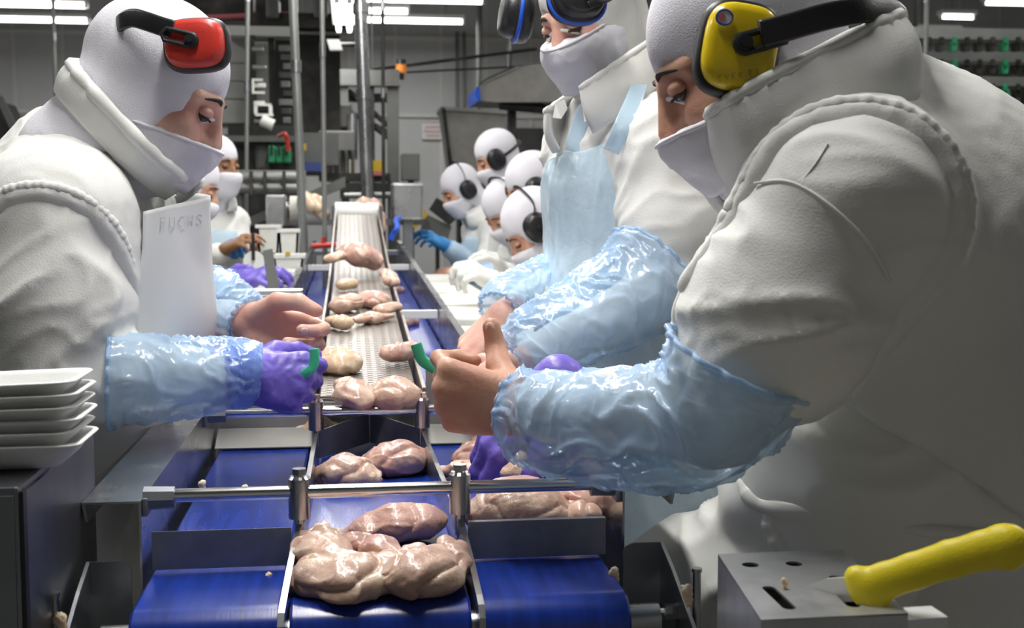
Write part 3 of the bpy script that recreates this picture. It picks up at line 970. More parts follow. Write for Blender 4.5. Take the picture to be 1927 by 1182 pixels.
def plane_ring(name, prims, off, pt, n, r, m, parent, back=0.0, keep=None, k=96):
    n = nz(n); a = nz(np.cross(n, V3(.1, .2, 1))); b = np.cross(n, a)
    ts = np.linspace(.002, .2, 260); pts = []
    for th in np.linspace(0, 2 * np.pi, k, endpoint=False):
        d = a * math.cos(th) + b * math.sin(th)
        pp = pt + n * back + ts[:, None] * d
        ins = np.nonzero(fval(pp, prims, (), off) < 0)[0]
        if not len(ins): return None
        pts.append(pp[ins[-1]])
    pts = np.array(pts)
    if keep is not None:
        kp_ = keep(pts); st = [i for i in range(k) if kp_[i] and not kp_[i - 1]]
        if st:
            pts = np.array([pts[(st[0] + i) % k] for i in range(int(kp_.sum()))])
        else:
            pts = np.vstack([pts, pts[:1]])
    else:
        pts = np.vstack([pts, pts[:1]])
    if len(pts) < 4: return None
    v, f_ = sweep(pts, r, 8)
    return mk(name, v, f_, m, parent)

PEOPLE = {}
def build_person(C):
    J = {k: np.asarray(v, float) for k, v in C['J'].items()}
    hip = J['hip']
    root = thing('person', (hip[0], hip[1], 0), C['label'], 'person', C.get('group'))
    c = J['head']; f = nz(C['hf']); u = nz(np.asarray(C['hu']) - f * (np.asarray(C['hu']) @ f)); r = np.cross(f, u)
    HS = C.get('hs', 1.0)
    L = lambda a, b, g: c + HS * (f * a + r * b + u * g)
    fine = C.get('fine', True)
    A = np.array([f, r, u])
    sk, _, _ = head_prims(np.zeros(3), f, u, r)
    def shift(q):
        q = list(q)
        if q[0] == 'rc':
            q[1] = c + q[1] * HS; q[2] = c + q[2] * HS; q[3] *= HS; q[4] *= HS
        else:
            q[1] = c + q[1] * HS; q[3] = q[3] * HS
        q[5] *= HS
        return tuple(q)
    head = [shift(q) for q in sk]
    lat = nz(J['shL'] - J['shR'])
    neck, chest, belly = J['neck'], J['chest'], J['belly']
    skin = head + [rc(L(-.02, 0, -.07), neck + (chest - neck) * .1, .052, .048, .03), rc(neck + (chest - neck) * .25, chest, .05, .085, .05, lat, .75), rc(chest, belly, .09, .085, .05, lat, .72), rc(belly, hip, .085, .095, .05, lat, .72)]
    for s in 'LR':
        skin += [rc(chest + (neck - chest) * .5, J['sh' + s], .06, .05, .04), rc(J['sh' + s], J['el' + s], .046, .038, .02), rc(J['el' + s], J['wr' + s], .040, C.get('wrist_r', .027), .02)]
    hands = {}; nail_list = []
    for s in 'LR':
        h = C.get('hand' + s)
        if h:
            hp, loc = hand_prims(J['wr' + s], h['x'], h['n'], s.lower(), h.get('curl', RELAX), thumb=h.get('thumb', ((.55, .75, -.25), (.85, .4, -.35), (.95, .1, -.3))), s=h.get('s', 1.0), fat=h.get('fat', 1.0))
            hands[s] = (hp, loc, h)
            if fine and not h.get('glove'):
                nail_list += list(NAILS)
            if not h.get('glove'):
                skin += hp
    sock = cut_sub([el(L(.106, s * .032, .006), A, V3(.016, .016, .012) * HS, .0) for s in (-1, 1)], .008)
    body = sdfobj('body', skin, .0034 if fine else .010, C.get('skin', 'skin'), root, cuts=(sock,), smooth=1)
    for (pp_, d_, n_, w_) in nail_list:
        mk('fingernail', *blob_el(pp_, np.array([d_, np.cross(d_, n_), n_]), V3(w_ * 1.25, w_, .0024), 8), 'nail', root)
    if True:
        for s in (-1, 1):
            mk('eye', *blob_el(L(.0840, s * .032, .004), A, V3(.0118, .0118, .0118) * HS), 'eye', root)
            mk('eyelid', *blob_el(L(.0850, s * .032, .0085), A, V3(.0128, .0145, .0098) * HS), C.get('skin', 'skin'), root)
            p = [L(.0965, s * .013, .0270), L(.0945, s * .028, .0320), L(.0795, s * .050, .0240)]
            MB().tube(catmull(p, 8), np.array([.002, .003, .0034, .0034, .003, .0026, .002, .001]) * HS, 8).build('eyebrow', 'brow', root, True)
            p = [L(.0935, s * .020, .0005), L(.0985, s * .032, .0000), L(.090, s * .045, .001)]
            MB().tube(catmull(p, 8), .0016 * HS, 6).build('eyelashes', 'brow', root, True)
    # hood
    o1 = C.get('hood_off', .007)
    hood = [head[0], head[1], head[2], rc(L(-.03, 0, -.05), L(-.055, 0, -.15), .062 * HS, .064 * HS, .035), rc(L(.012, 0, -.085), L(-.015, 0, -.17), .050 * HS, .056 * HS, .03)]
    if 'hood_drape' in C:
        hood += C['hood_drape'](L)
    oc = C.get('open', (.049, -.036, .68))
    nrm = f - u * oc[2]
    op_pt, op_n, op_lo = L(oc[0], 0, oc[1]), nz(nrm), L(0, 0, -.112)
    def op(d, p):                                  # face opening: ends under the chin so that the hood still covers the throat
        return -smin(-d, -np.minimum((p - op_pt) @ op_n, (p - op_lo) @ u), .004)
    def hfold(p):
        q = (p - c)
        low = np.clip(-(q @ u) * 14 - .2, 0, 1) + np.clip(-(q @ f) * 12 - .5, 0, 1) * .6
        return .0035 * low * ridge((p + 3.0 + C.get('seed', 0)) * np.array([22, 22, 11])) + .0016 * pn(p * 16)
    sdfobj('hood', hood, .0048 if fine else .009, C.get('hood_m', 'knit'), root, cuts=(op, cut_sub([el(L(.086, s * .030, .006), A, V3(.034, .036, .030) * HS) for s in (-1, 1)], .006)), off=o1, disp=hfold if fine else None, smooth=1)
    if fine:
        plane_ring('hood_hem', hood, o1, L(oc[0] + .022, 0, oc[1]), nrm, .0030, C.get('hood_m', 'knit'), root, -.002)
    # face mask
    mk_ = [head[1], head[2], rc(L(.085, 0, -.02), L(.100, 0, -.040), .014 * HS, .014 * HS, .03), rc(L(.088, 0, -.042), L(.074, 0, -.088), .025 * HS, .020 * HS, .03, r, .6)]
    mt = C.get('mask', (-.030, .18) if fine else (-.016, .10))
    cuts = (cut_half(L(.119, 0, mt[0]), u - f * mt[1], .003), cut_half(L(C.get('mask_back', -.012), 0, 0), -f, .003), cut_half(L(.0, 0, C.get('mask_low', -.110 if fine else -.13)), -u, .003))
    mo = sdfobj('face_mask', mk_, .004 if fine else .008, C.get('mask_m', 'knit'), root, cuts=cuts, off=.0115, disp=(lambda p: .002 * pn(p * 30) + .0012 * ridge(p * 45)) if fine else None, smooth=2)
    if fine:
        plane_ring('mask_hem', mk_, .0115, L(.055, 0, mt[0] - mt[1] * .064), u - f * mt[1], .0026, C.get('mask_m', 'knit'), root, -.004, keep=lambda q: (q - c) @ f > C.get('mask_back', -.012) * HS)
    # coat
    rs = C.get('coat_r', {})
    g = lambda k, d: rs.get(k, d)
    coat = [rc(neck + (chest - neck) * .25, chest, g('neck', .085), g('chest', .128), .06, lat, g('flat', .76)),
            rc(chest, belly, g('chest', .128), g('belly', .132), .06, lat, g('flat', .78)),
            rc(belly, hip, g('belly', .132), g('hip', .145), .06, lat, g('flat', .8)),
            rc(hip, V3(hip[0], hip[1], .55), g('hip', .145), g('skirt', .165), .06, lat, .85)]
    arms = {}
    for s in 'LR':
        e, wst, sh = J['el' + s], J['wr' + s], J['sh' + s]
        end = e + (wst - e) * g('cuff', .9)
        a_ = [rc(sh, sh + (e - sh) * .55, g('sh' + s, g('sh', .078)), g('up' + s, g('up', .074)), .04), rc(sh + (e - sh) * .55, e, g('up' + s, g('up', .074)), g('el' + s, g('el', .060)), .04),
              rc(e, end, g('el' + s, g('el', .060)), g('wr', .040), .03)]
        arms[s] = a_
        coat += [rc(chest + (neck - chest) * .55, sh, g('sh', .078) * 1.0, g('sh' + s, g('sh', .078)), .05)] + a_
    sd = C.get('seed', 0.)
    fa = C.get('fold', .0065)
    def cfold(p):
        d = np.zeros(len(p))
        wsum = np.full(len(p), 1e-6)
        tor = np.min([pd(p, q) for q in coat[:4]], axis=0)
        for s in 'LR':
            up_ = np.minimum(pd(p, arms[s][0]), pd(p, arms[s][1])); lo_ = pd(p, arms[s][2])
            for dist, a0 in ((up_, nz(J['el' + s] - J['sh' + s])), (lo_, nz(J['wr' + s] - J['el' + s]))):
                ww = np.exp(-np.clip(dist, 0, None) / .012)
                skew = nz(a0 + .55 * np.cross(a0, FW))
                d += ww * folds(fa, 11.5, skew, sd + 1, 1.0, 2.6)(p); wsum += ww
        ww = np.exp(-np.clip(tor, 0, None) / .012)
        d += ww * folds(fa, 8.0, nz(V3(.9, .3, .35)), sd, 1.0, 3.0)(p); wsum += ww
        return d / wsum
    co = sdfobj('coat', coat, .0065 if fine else .013, C.get('coat_m', 'cotton'), root, disp=cfold if fine else (lambda p: folds(.008, 9, V3(0, 0, 1), sd)(p)), smooth=1)
    # trousers and boots under the coat
    leg = []
    for s in (-1, 1):
        hp_ = hip + lat * .085 * s; kn2 = V3(hp_[0], hp_[1], .5); ft = V3(hp_[0], hp_[1], .30)
        leg += [rc(V3(hp_[0], hp_[1], .75), kn2, .085, .068, .02), rc(kn2, ft, .068, .075, .02)]
    sdfobj('trousers', leg, .018, 'cotton', root)
    fd = nz(V3(*C.get('face_dir', f))[:3] * V3(1, 1, 0))
    for s in (-1, 1):
        hp_ = hip + lat * .085 * s; b0 = V3(hp_[0], hp_[1], .055)
        v, q = isosurf([rc(b0 + V3(0, 0, .3), b0, .062, .052, .03), rc(b0, b0 + fd * .15, .052, .045, .03)], .014)
        v[:, 2] = np.maximum(v[:, 2], 0)
        mk('boot', v, q, 'boot_white', root)
    # gloves
    for s, (hp, loc, h) in hands.items():
        if h.get('glove'):
            ex_ = rc(J['wr' + s] - nz(h['x']) * .035, J['wr' + s] + nz(h['x']) * .02, .034, .031, .012)
            sdfobj('glove', hp + [ex_], .0027 if fine else .006, h['glove'], root, off=.0012, disp=(lambda p: .0010 * ridge(p * np.array([60, 60, 60]))) if fine else None, smooth=1)
    out = dict(root=root, J=J, skin=skin, coat=coat, arms=arms, L=L, f=f, u=u, r=r, hood=hood, c=c, lat=lat, body=body, hands=hands, A=A, HS=HS)
    PEOPLE[C['key']] = out
    return out

def blob_el(c, A, rad, n=12):
    v = []; f = []
    for i in range(n + 1):
        a = math.pi * i / n
        for j in range(2 * n):
            b = math.pi * j / n
            v.append(c + rad[0] * math.sin(a) * math.cos(b) * A[0] + rad[1] * math.sin(a) * math.sin(b) * A[1] + rad[2] * math.cos(a) * A[2])
    m_ = 2 * n
    for i in range(n):
        for j in range(m_):
            f.append((i * m_ + j, i * m_ + (j + 1) % m_, (i + 1) * m_ + (j + 1) % m_, (i + 1) * m_ + j))
    return np.array(v), np.array(f)

def sleeve(p, name, pts, m, amp=.006, seed=0., n=132, k=90, cuff=True, cuffm='film_blue', wob=.004):
    """crumpled thin plastic over-sleeve along centre points (x, y, z, radius), open at both ends, gathered hems"""
    pts = np.asarray(pts, float)
    cp = catmull(pts, n); path, r = cp[:, :3], cp[:, 3]
    t, A_, B_ = frames(path)
    th = np.linspace(0, 2 * np.pi, k, endpoint=False)
    s = np.linspace(0, 1, n)
    dirv = np.cos(th)[None, :, None] * A_[:, None, :] + np.sin(th)[None, :, None] * B_[:, None, :]
    base = path[:, None, :] + r[:, None, None] * dirv
    q = base.reshape(-1, 3)
    arc = np.concatenate([[0], np.cumsum(np.linalg.norm(np.diff(path, axis=0), axis=1))])
    loc = np.stack([np.repeat(arc, k) * 26, np.tile(np.cos(th), n) * 1.6, np.tile(np.sin(th), n) * 1.6], 1) + seed
    wv = np.stack([pn(q * 13 + seed), pn(q * 13 + 7 + seed), pn(q * 13 + 13 + seed)], 1)
    def cr(x, e): return np.clip(ridge(x), 0, 1) ** e
    d = cr(loc * np.array([.42, .75, .75]) + wv * 1.3, 3) * 1.25 + .75 * cr(loc * np.array([1.0, 1.5, 1.5]) + 4.4 + wv * 1.6, 4) * .6 + .16 * cr(q * 30 + wv * 2.2 + seed, 3) + 1.3 * pn(loc * np.array([.22, .6, .6])) - .35
    d = d.reshape(n, k) * amp * .95
    gat = np.sin(th * 17 + seed)[None, :] * .0022 + np.sin(th * 29 + seed * 2)[None, :] * .0014
    edge = np.exp(-s / .035)[:, None] + np.exp(-(1 - s) / .03)[:, None]
    v = base + dirv * (d * (1 - .5 * edge) + gat * edge)[:, :, None]
    idx = np.arange(n * k).reshape(n, k)
    fq = np.stack([idx[:-1], np.roll(idx, -1, 1)[:-1], np.roll(idx, -1, 1)[1:], idx[1:]], -1).reshape(-1, 4)
    o = mk(name, v.reshape(-1, 3), fq, m, p['root'])
    if cuff:
        for row, wd in ((0, .0028), (n - 1, .0034)):
            ring = v[row]; ring = np.vstack([ring, ring[:1]])
            vv, ff = sweep(ring, wd, 6, False)
            mk('elastic_hem', vv, ff, cuffm, o)
    return o

def collar(p, up_c, up_a, up_b, lo_c, lo_a, lo_b, m='cotton', th=.006, gap=.0, n=64, bulge=.006, name='collar', rows=10, a0=0., ruff=.0025, wav=14, sq=.62):
    """stand-up collar lofted between two ellipses; gap opens it at the front (direction a)"""
    ang = np.linspace(gap, 2 * np.pi - gap, n)
    v = []
    for i in range(rows):
        t = i / (rows - 1)
        c_ = lo_c + (up_c - lo_c) * t; a_ = lo_a + (up_a - lo_a) * t; b_ = lo_b + (up_b - lo_b) * t
        for q in ang:
            d = a_ * math.copysign(abs(math.cos(q)) ** sq, math.cos(q)) + b_ * math.copysign(abs(math.sin(q)) ** sq, math.sin(q))
            v.append(c_ + d * (1 + bulge / .1 * math.sin(math.pi * t)) + nz(d) * (ruff * math.sin(q * wav) * t + ruff * .8 * math.sin(q * wav * 2.3 + 1) * t))
    v = np.array(v)
    f = [(i * n + j, i * n + j + 1, (i + 1) * n + j + 1, (i + 1) * n + j) for i in range(rows - 1) for j in range(n - 1)]
    o = mk(name, v, np.array(f), m, p['root'])
    so = o.modifiers.new('thick', 'SOLIDIFY'); so.thickness = th; so.offset = 0
    top = v[-n:]
    vv, ff = sweep(top, th * .75 * (1 + .25 * np.abs(np.sin(np.linspace(0, n * .9, n)))), 8)
    mk('collar_piping', vv, ff, m, o)
    return o

def ribbon(name, pts, r, m, parent, n=60, lump=0.0, freq=0.8, seg=8, flat=None, flatv=None):
    path = catmull(pts, n)
    rr = np.full(n, r) if not np.ndim(r) else np.interp(np.linspace(0, 1, n), np.linspace(0, 1, len(r)), r)
    if lump: rr = rr * (1 + lump * np.sin(np.arange(n) * freq) * np.sin(np.arange(n) * freq * .37 + 1))
    v, f = sweep(path, rr, seg, True, flat, flatv)
    return mk(name, v, f, m, parent)

def earmuff(label, cup_c, nout, upv, w_, h_, dep, shell, band_pts, arm_dir, cushion_t=.024, group=None, other=None, ring=None, roundish=3.2, slot=True, arm_len=.05, band_w=.0085, band_flatv=None, band_m='plastic_black'):
    """ear defender: cup shell, cushion, slotted yoke arm with pivot, head band; other = (centre, outward) of the second cup"""
    t = thing('ear_defender', cup_c, label, 'ear muffs', group)
    nout = nz(nout)
    def cup(cc, no):
        uv = nz(upv - no * (upv @ no)); sv = np.cross(uv, no)
        N = 40
        th = np.linspace(0, 2 * np.pi, N, endpoint=False)
        e = 2 / roundish
        sx = np.sign(np.cos(th)) * np.abs(np.cos(th)) ** e * w_ / 2; sy = np.sign(np.sin(th)) * np.abs(np.sin(th)) ** e * h_ / 2
        def rings(spec):
            v = []
            for sc, z in spec:
                v.append(cc + (sx * sc)[:, None] * sv + (sy * sc)[:, None] * uv + no * z)
            v = np.vstack(v); k = len(spec)
            f = [(i * N + j, i * N + (j + 1) % N, (i + 1) * N + (j + 1) % N, (i + 1) * N + j) for i in range(k - 1) for j in range(N)]
            f += [tuple(range(N - 1, -1, -1)), tuple((k - 1) * N + j for j in range(N))]
            return v, f
        v, f = rings([(.90, -cushion_t), (1.03, -cushion_t + .004), (1.09, -cushion_t * .5), (1.09, -.003), (1.04, .004), (.95, .006)])
        mk('cushion', v, f, 'rubber_black', t)
        v, f = rings([(.96, .002), (.965, .006), (.94, dep * .55), (.86, dep * .86), (.70, dep * .97), (.35, dep), (.05, dep)])
        sh = mk('cup', v, f, shell, t)
        if ring:
            v, f = rings([(1.10, -.004), (1.13, -.002), (1.13, .001), (1.08, .003)])
            mk('trim_ring', v, f, ring, t)
        return uv, sv, sh
    uv, sv, sh = cup(np.asarray(cup_c, float), nout)
    if other is not None:
        cup(np.asarray(other[0], float), nz(other[1]))
    c0 = cup_c + nout * (dep + .004)
    ad = nz(arm_dir - nout * (arm_dir @ nout)); asd = np.cross(ad, nout)
    if slot:
        yo = MB()
        a = []
        for s in (-1, 1):
            a.append([c0 + ad * q + asd * s * .0085 for q in np.linspace(0, arm_len, 6)])
        loop = a[0] + [c0 + ad * (arm_len + .006)] + a[1][::-1]
        end = [c0 - ad * .0085 * math.sin(x) + asd * .0085 * math.cos(x) for x in np.linspace(.2, math.pi - .2, 7)]
        path = np.array(loop + end + [loop[0]])
        yo.tube(path, .0036, 8)
        yo.build('yoke_arm', 'plastic_black', t, True)
    MB().cyl(c0 - nout * .006, c0 + nout * .006, .0088, .0078, 20).cyl(c0 + nout * .006, c0 + nout * .0085, .005, n=6).build('pivot', 'plastic_black', t, True)
    bp = catmull(band_pts, 70)
    v, f = sweep(bp, band_w, 12, True, .32, band_flatv)
    mk('band', v, f, band_m, t)
    return t, sh, c0, uv, sv, nout

def seam(p, prims, name, px, m, r=.0012, off=0.002, lump=0., n=60, parent=None, freq=.8, flat=None):
    pts = [hit(prims, *q, off=off) for q in px]
    pts = [q for q in pts if q is not None]
    if len(pts) < 3: return None
    return ribbon(name, pts, r, m, parent or p['root'], n=n, lump=lump, freq=freq, flat=flat, seg=10)

# ---- the worker with red ear defenders
l_f, l_u = cv(.855, -.49, .10), cv(.49, .86, 0)
PL = build_person(dict(key='L', label='person in white coat and padded vest with purple glove and red ear defenders', J=dict(
    head=at(288, 168, 1.87), neck=at(165, 262, 1.93), chest=at(112, 450, 1.95), belly=at(120, 700, 1.95), hip=at(120, 930, 1.95),
    shL=at(225, 385, 2.10), shR=at(100, 425, 1.76), elL=at(245, 640, 2.10), elR=at(105, 715, 1.72), wrL=at(462, 607, 1.97), wrR=at(448, 706, 1.78)),
    hf=l_f, hu=l_u, hs=1.05, skin='skin_pale', seed=2.0, face_dir=(1, 0, 0), fold=.0075,
    coat_r=dict(chest=.135, belly=.135, hip=.14, sh=.088, shR=.098, upR=.100, elR=.070, el=.056, wr=.040, cuff=.86),
    handR=dict(x=cv(.95, -.10, .15), n=cv(.1, .25, -.96), curl=((55, 80, 55), (70, 85, 50), (75, 88, 50), (80, 85, 50)), glove='nitrile', s=1.0, thumb=((.75, .6, -.35), (.97, .2, -.35), (.97, -.1, -.4))),
    handL=dict(x=cv(.94, -.28, -.05), n=cv(-.15, .25, .96), curl=((46, 58, 35), (58, 64, 38), (68, 70, 40), (74, 70, 40)), s=1.1, thumb=((.65, .68, -.35), (.92, .3, -.2), (.98, -.15, -.1))),
    ))
# ---- the worker with yellow ear defenders
r_f, r_u = cv(-.86, -.50, .05), cv(-.50, .86, 0)
PR = build_person(dict(key='R', label='person bent forward in white coat and padded vest with yellow ear defenders', J=dict(
    head=at(1408, 112, 1.34), neck=at(1555, 225, 1.41), chest=at(1690, 420, 1.44), belly=at(1730, 780, 1.46), hip=at(1690, 1100, 1.46),
    shL=at(1605, 395, 1.235), shR=at(1560, 330, 1.63), elL=at(1348, 775, 1.25), elR=at(1330, 800, 1.64), wrL=at(982, 768, 1.43), wrR=at(1015, 748, 1.66)),
    hf=r_f, hu=r_u, skin='skin', seed=5.0,  face_dir=(-1, 0, 0), fold=.006,
    coat_r=dict(neck=.10, chest=.165, belly=.165, hip=.165, sh=.09, shL=.094, upL=.092, elL=.053, el=.06, wr=.040, flat=.88, cuff=.85, skirt=.18),
    handL=dict(x=cv(-.97, .14, .12), n=cv(-.12, -.20, -.96), curl=((62, 80, 50), (76, 88, 50), (82, 88, 50), (84, 85, 50)), s=1.0, fat=1.10, thumb=((.50, .30, -.80), (.28, .40, -.82), (.28, .90, .10))),
    handR=dict(x=cv(-.72, -.62, .1), n=cv(-.45, .55, -.65), curl=((25, 30, 20), (30, 35, 20), (35, 40, 22), (40, 40, 25)), glove='nitrile', s=.98),
    ))
# ---- the worker in the blue apron
m_f = cv(-.663, -.48, -.557); m_u = cv(-.38, .86, -.33)
PM = build_person(dict(key='M', label='tall person in white hood and pale blue plastic apron with black ear defenders', J=dict(
    head=at(1118, 28, 2.20), neck=at(1175, 165, 2.24), chest=at(1185, 340, 2.25), belly=at(1180, 620, 2.24), hip=at(1185, 900, 2.24),
    shL=at(1262, 290, 2.06), shR=at(1105, 285, 2.40), elL=at(1262, 540, 2.02), elR=at(1105, 520, 2.36), wrL=at(975, 690, 1.93), wrR=at(950, 592, 2.12)),
    hf=m_f, hu=m_u, skin='skin_pale', seed=8.0, face_dir=(-1, -.3, 0), fold=.007, hood_m='cotton_warm', mask=(-.014, -.10), coat_m='cotton_warm',
    coat_r=dict(chest=.125, belly=.13, hip=.135, sh=.08, shL=.088, upL=.080, elL=.056, el=.050, wr=.034, cuff=.85),
    handL=dict(x=cv(-.85, -.45, -.1), n=cv(-.3, .5, -.8), curl=CUP),
    handR=dict(x=cv(-.72, -.68, -.1), n=cv(-.55, .55, -.6), curl=((35, 45, 30), (40, 48, 30), (45, 50, 30), (50, 50, 30)), s=1.0, thumb=((.6, .6, -.5), (.8, .1, -.6), (.9, -.1, -.5))),
    ))

# ------------------------------------------------------------------ vests, collars, aprons, sleeves
def fnp(c, R_, fn, k=.02):
    return ('fn', np.asarray(c, float), R_, fn, None, k, None, 1.0)
def vest(p, off, side, pt, n, hem=None, vox=.0065, m='cotton', fold=.004, seed=0., extra=(), pnt=None):
    """padded waistcoat: torso shell plus shoulder caps that end at slanted arm holes"""
    coat = p['coat']; J = p['J']
    prims = list(coat[:3])
    caps = {}
    for s in 'LR':
        i = 4 if s == 'L' else 8
        con, up1 = coat[i], coat[i + 1]
        if s == side:
            P0, N0 = np.asarray(pt, float), nz(n)
        else:
            # mirrored arm hole on the far shoulder
            mid = (J['shL'] + J['shR']) / 2; lt = p['lat']
            P0 = pt - 2 * ((pt - mid) @ lt) * lt; N0 = nz(n - 2 * (n @ lt) * lt)
        def fn(q, con=con, up1=up1, P0=P0, N0=N0):
            d = smin(pd(q, con), pd(q, up1), .03)
            return np.maximum(d, (q - P0) @ N0)
        prims.append(fnp(J['sh' + s], .24, fn, .03))
        caps[s] = (P0, N0)
    cuts = [cut_half(coat[0][1] + (J['neck'] - J['chest']) * .25, J['neck'] - J['chest'], .01)] if False else []
    if hem is not None:
        cuts.append(cut_half(*hem))
    cuts += list(extra)
    o = sdfobj('vest', prims, vox, m, p['root'], cuts=tuple(cuts), off=off, disp=lambda q: folds(fold, 6.5, nz(V3(.8, .4, .4)), seed, 1.0, 3.0)(q) + .0012 * pn(q * 55), smooth=2)
    # gathered piping round the near arm hole
    P0, N0 = caps[side]
    sh = J['sh' + side]
    a = nz(np.cross(N0, V3(0, 0, 1))); b = np.cross(N0, a)
    c0 = sh - ((sh - P0) @ N0) * N0
    ring = []
    arm = [coat[4 if side == 'L' else 8], coat[5 if side == 'L' else 9]]
    for th in np.linspace(0, 2 * np.pi, 72, endpoint=False):
        d = a * math.cos(th) + b * math.sin(th)
        ts = np.linspace(.02, .26, 160)
        pp = c0 + ts[:, None] * d
        fv = fval(pp, arm, (), .0)
        tor = fval(pp, list(coat[:3]), (), off + .003)
        ins = np.nonzero(fv < 0)[0]
        k = ins[-1] if len(ins) else 0
        ring.append((pp[k] + d * off * .6, tor[k] > 0))
    good = [g for _, g in ring]
    if not all(good):
        st = next(i for i in range(72) if good[i] and not good[i - 1])
        pts = []
        for i in range(72):
            if good[(st + i) % 72]: pts.append(ring[(st + i) % 72][0])
            else: break
    else:
        pts = [r_[0] for r_ in ring] + [ring[0][0]]
    pts = np.array(pts)[::2]
    ribbon('armhole_piping', pts, .0080, m, o, n=260, lump=.13, freq=.9, seg=10)
    ribbon('armhole_piping', pts - N0 * .014 + 0 * pts, .0062, m, o, n=160, lump=.08, freq=.7, seg=8)
    return o

def sheet(name, rows, m, parent, nu=40, nv=60, fold=.004, seed=0., thick=.0015, fs=9.):
    g = np.array([catmull(r_, nu) for r_ in rows])
    g = np.stack([catmull(g[:, j], nv) for j in range(nu)], 1)      # nv x nu x 3
    v = g.reshape(-1, 3)
    q = np.array([(i * nu + j, i * nu + j + 1, (i + 1) * nu + j + 1, (i + 1) * nu + j) for i in range(nv - 1) for j in range(nu - 1)])
    v = v + vnorm(v, q) * (fold * (pn(v * np.array([fs, fs, fs * .35]) + seed) + .5 * ridge(v * np.array([fs, fs, fs * .4]) * 1.7 + seed)))[:, None]
    o = mk(name, v, q, m, parent)
    so = o.modifiers.new('thick', 'SOLIDIFY'); so.thickness = thick; so.offset = 0
    return o, v.reshape(nv, nu, 3)

# red-muffed worker
vest(PL, .016, 'R', hit(PL['coat'], 115, 366), cv(.15, -.55, -.80), seed=1.)
vb = at(258, 236, 1.885)
collar(PL, vb, (at(364, 348, 1.885) - vb) * .93, FW * .110, at(228, 276, 1.91), (at(362, 346, 1.9) - vb) * .90, FW * .114, gap=.12, th=.012, bulge=.004)
ap, apg = sheet('apron', [
    [at(270, 398, 1.79), at(330, 384, 1.815), at(386, 372, 1.89), at(396, 369, 1.955), at(372, 364, 2.06), at(330, 360, 2.13)],
    [at(262, 500, 1.79), at(330, 492, 1.815), at(390, 486, 1.89), at(399, 482, 1.955), at(376, 478, 2.06), at(330, 470, 2.14)],
    [at(215, 660, 1.79), at(310, 655, 1.815), at(393, 645, 1.89), at(402, 640, 1.955), at(380, 625, 2.06), at(330, 620, 2.14)],
    [at(165, 830, 1.79), at(240, 830, 1.815), at(300, 820, 1.89), at(305, 815, 1.96), at(290, 800, 2.06), at(240, 800, 2.14)],
    [at(150, 1110, 1.79), at(205, 1105, 1.815), at(240, 1100, 1.89), at(250, 1090, 1.96), at(230, 1080, 2.06), at(190, 1080, 2.14)],
    [at(150, 1380, 1.79), at(200, 1370, 1.815), at(240, 1360, 1.89), at(250, 1350, 1.96), at(230, 1340, 2.06), at(190, 1330, 2.14)]], 'vinyl', PL['root'], fold=.004, seed=3.)
# faint handwriting on the bib
glyph = {'F': [[(0, 0), (0, 1), (.6, 1)], [(0, .55), (.45, .55)]], 'U': [[(0, 1), (0, .2), (.25, 0), (.5, .2), (.5, 1)]], 'C': [[(.6, .9), (.3, 1), (0, .6), (0, .3), (.3, 0), (.6, .1)]],
         'H': [[(0, 0), (.05, 1)], [(.45, 0), (.5, 1)], [(0, .5), (.5, .5)]], 'S': [[(.55, .9), (.25, 1), (.02, .8), (.45, .4), (.4, .1), (.1, 0), (-.05, .15)]],
         'E': [[(.55, 1), (0, 1), (0, 0), (.55, 0)], [(0, .5), (.45, .5)]], 'V': [[(0, 1), (.3, 0), (.6, 1)]], 'R': [[(0, 0), (0, 1), (.5, .9), (.5, .6), (0, .5), (.55, 0)]], 'T': [[(0, 1), (.7, 1)], [(.35, 1), (.35, 0)]], 'Y': [[(0, 1), (.3, .5), (.6, 1)], [(.3, .5), (.3, 0)]]}
x0 = 302
for i, ch in enumerate('FUCHS'):
    m_ = MB()
    for st in glyph[ch]:
        pts = []
        for (a, b) in st:
            px, py = x0 + i * 17 + a * 18, 430 - i * 1.5 - b * 20
            dd = np.linalg.norm((apg.reshape(-1, 3) - CAM) / np.linalg.norm(apg.reshape(-1, 3) - CAM, axis=1)[:, None] - nz(ray(px, py)), axis=1)
            near = np.argsort(dd)[:12]; near = near[np.argsort(np.linalg.norm(apg.reshape(-1, 3)[near] - CAM, axis=1))[:4]]
            t_ = np.mean((apg.reshape(-1, 3)[near] - CAM) @ FW)
            pts.append(at(px, py, t_ - .0022))
        m_.tube(np.array(pts) if len(pts) > 2 else np.array([pts[0], (pts[0] + pts[1]) / 2, pts[1]]), .0006, 5)
    m_.build('pen_letter', 'pen_grey', ap)
    WL[ap.name] = wl(PL['root'])
def sl(*q): return [(*at(a, b, d), r_) for a, b, d, r_ in q]
sleeve(PL, 'plastic_sleeve', sl((482, 702, 1.785, .036), (468, 700, 1.782, .045), (430, 703, 1.775, .049), (345, 713, 1.75, .058), (265, 716, 1.735, .063), (208, 716, 1.725, .070)), 'film_blue', .0042, 1.)
sleeve(PL, 'plastic_sleeve', sl((468, 600, 1.97, .036), (456, 594, 1.98, .043), (425, 578, 2.0, .052), (380, 560, 2.03, .058), (330, 556, 2.06, .062)), 'film_blue', .0042, 4.)
cuf = sl((488, 703, 1.786, .040), (470, 702, 1.782, .0475), (448, 704, 1.778, .0490), (425, 706, 1.772, .0475))
sleeve(PL, 'glove_cuff', cuf, 'film_cuff', .0035, 6., n=50, cuff=False)

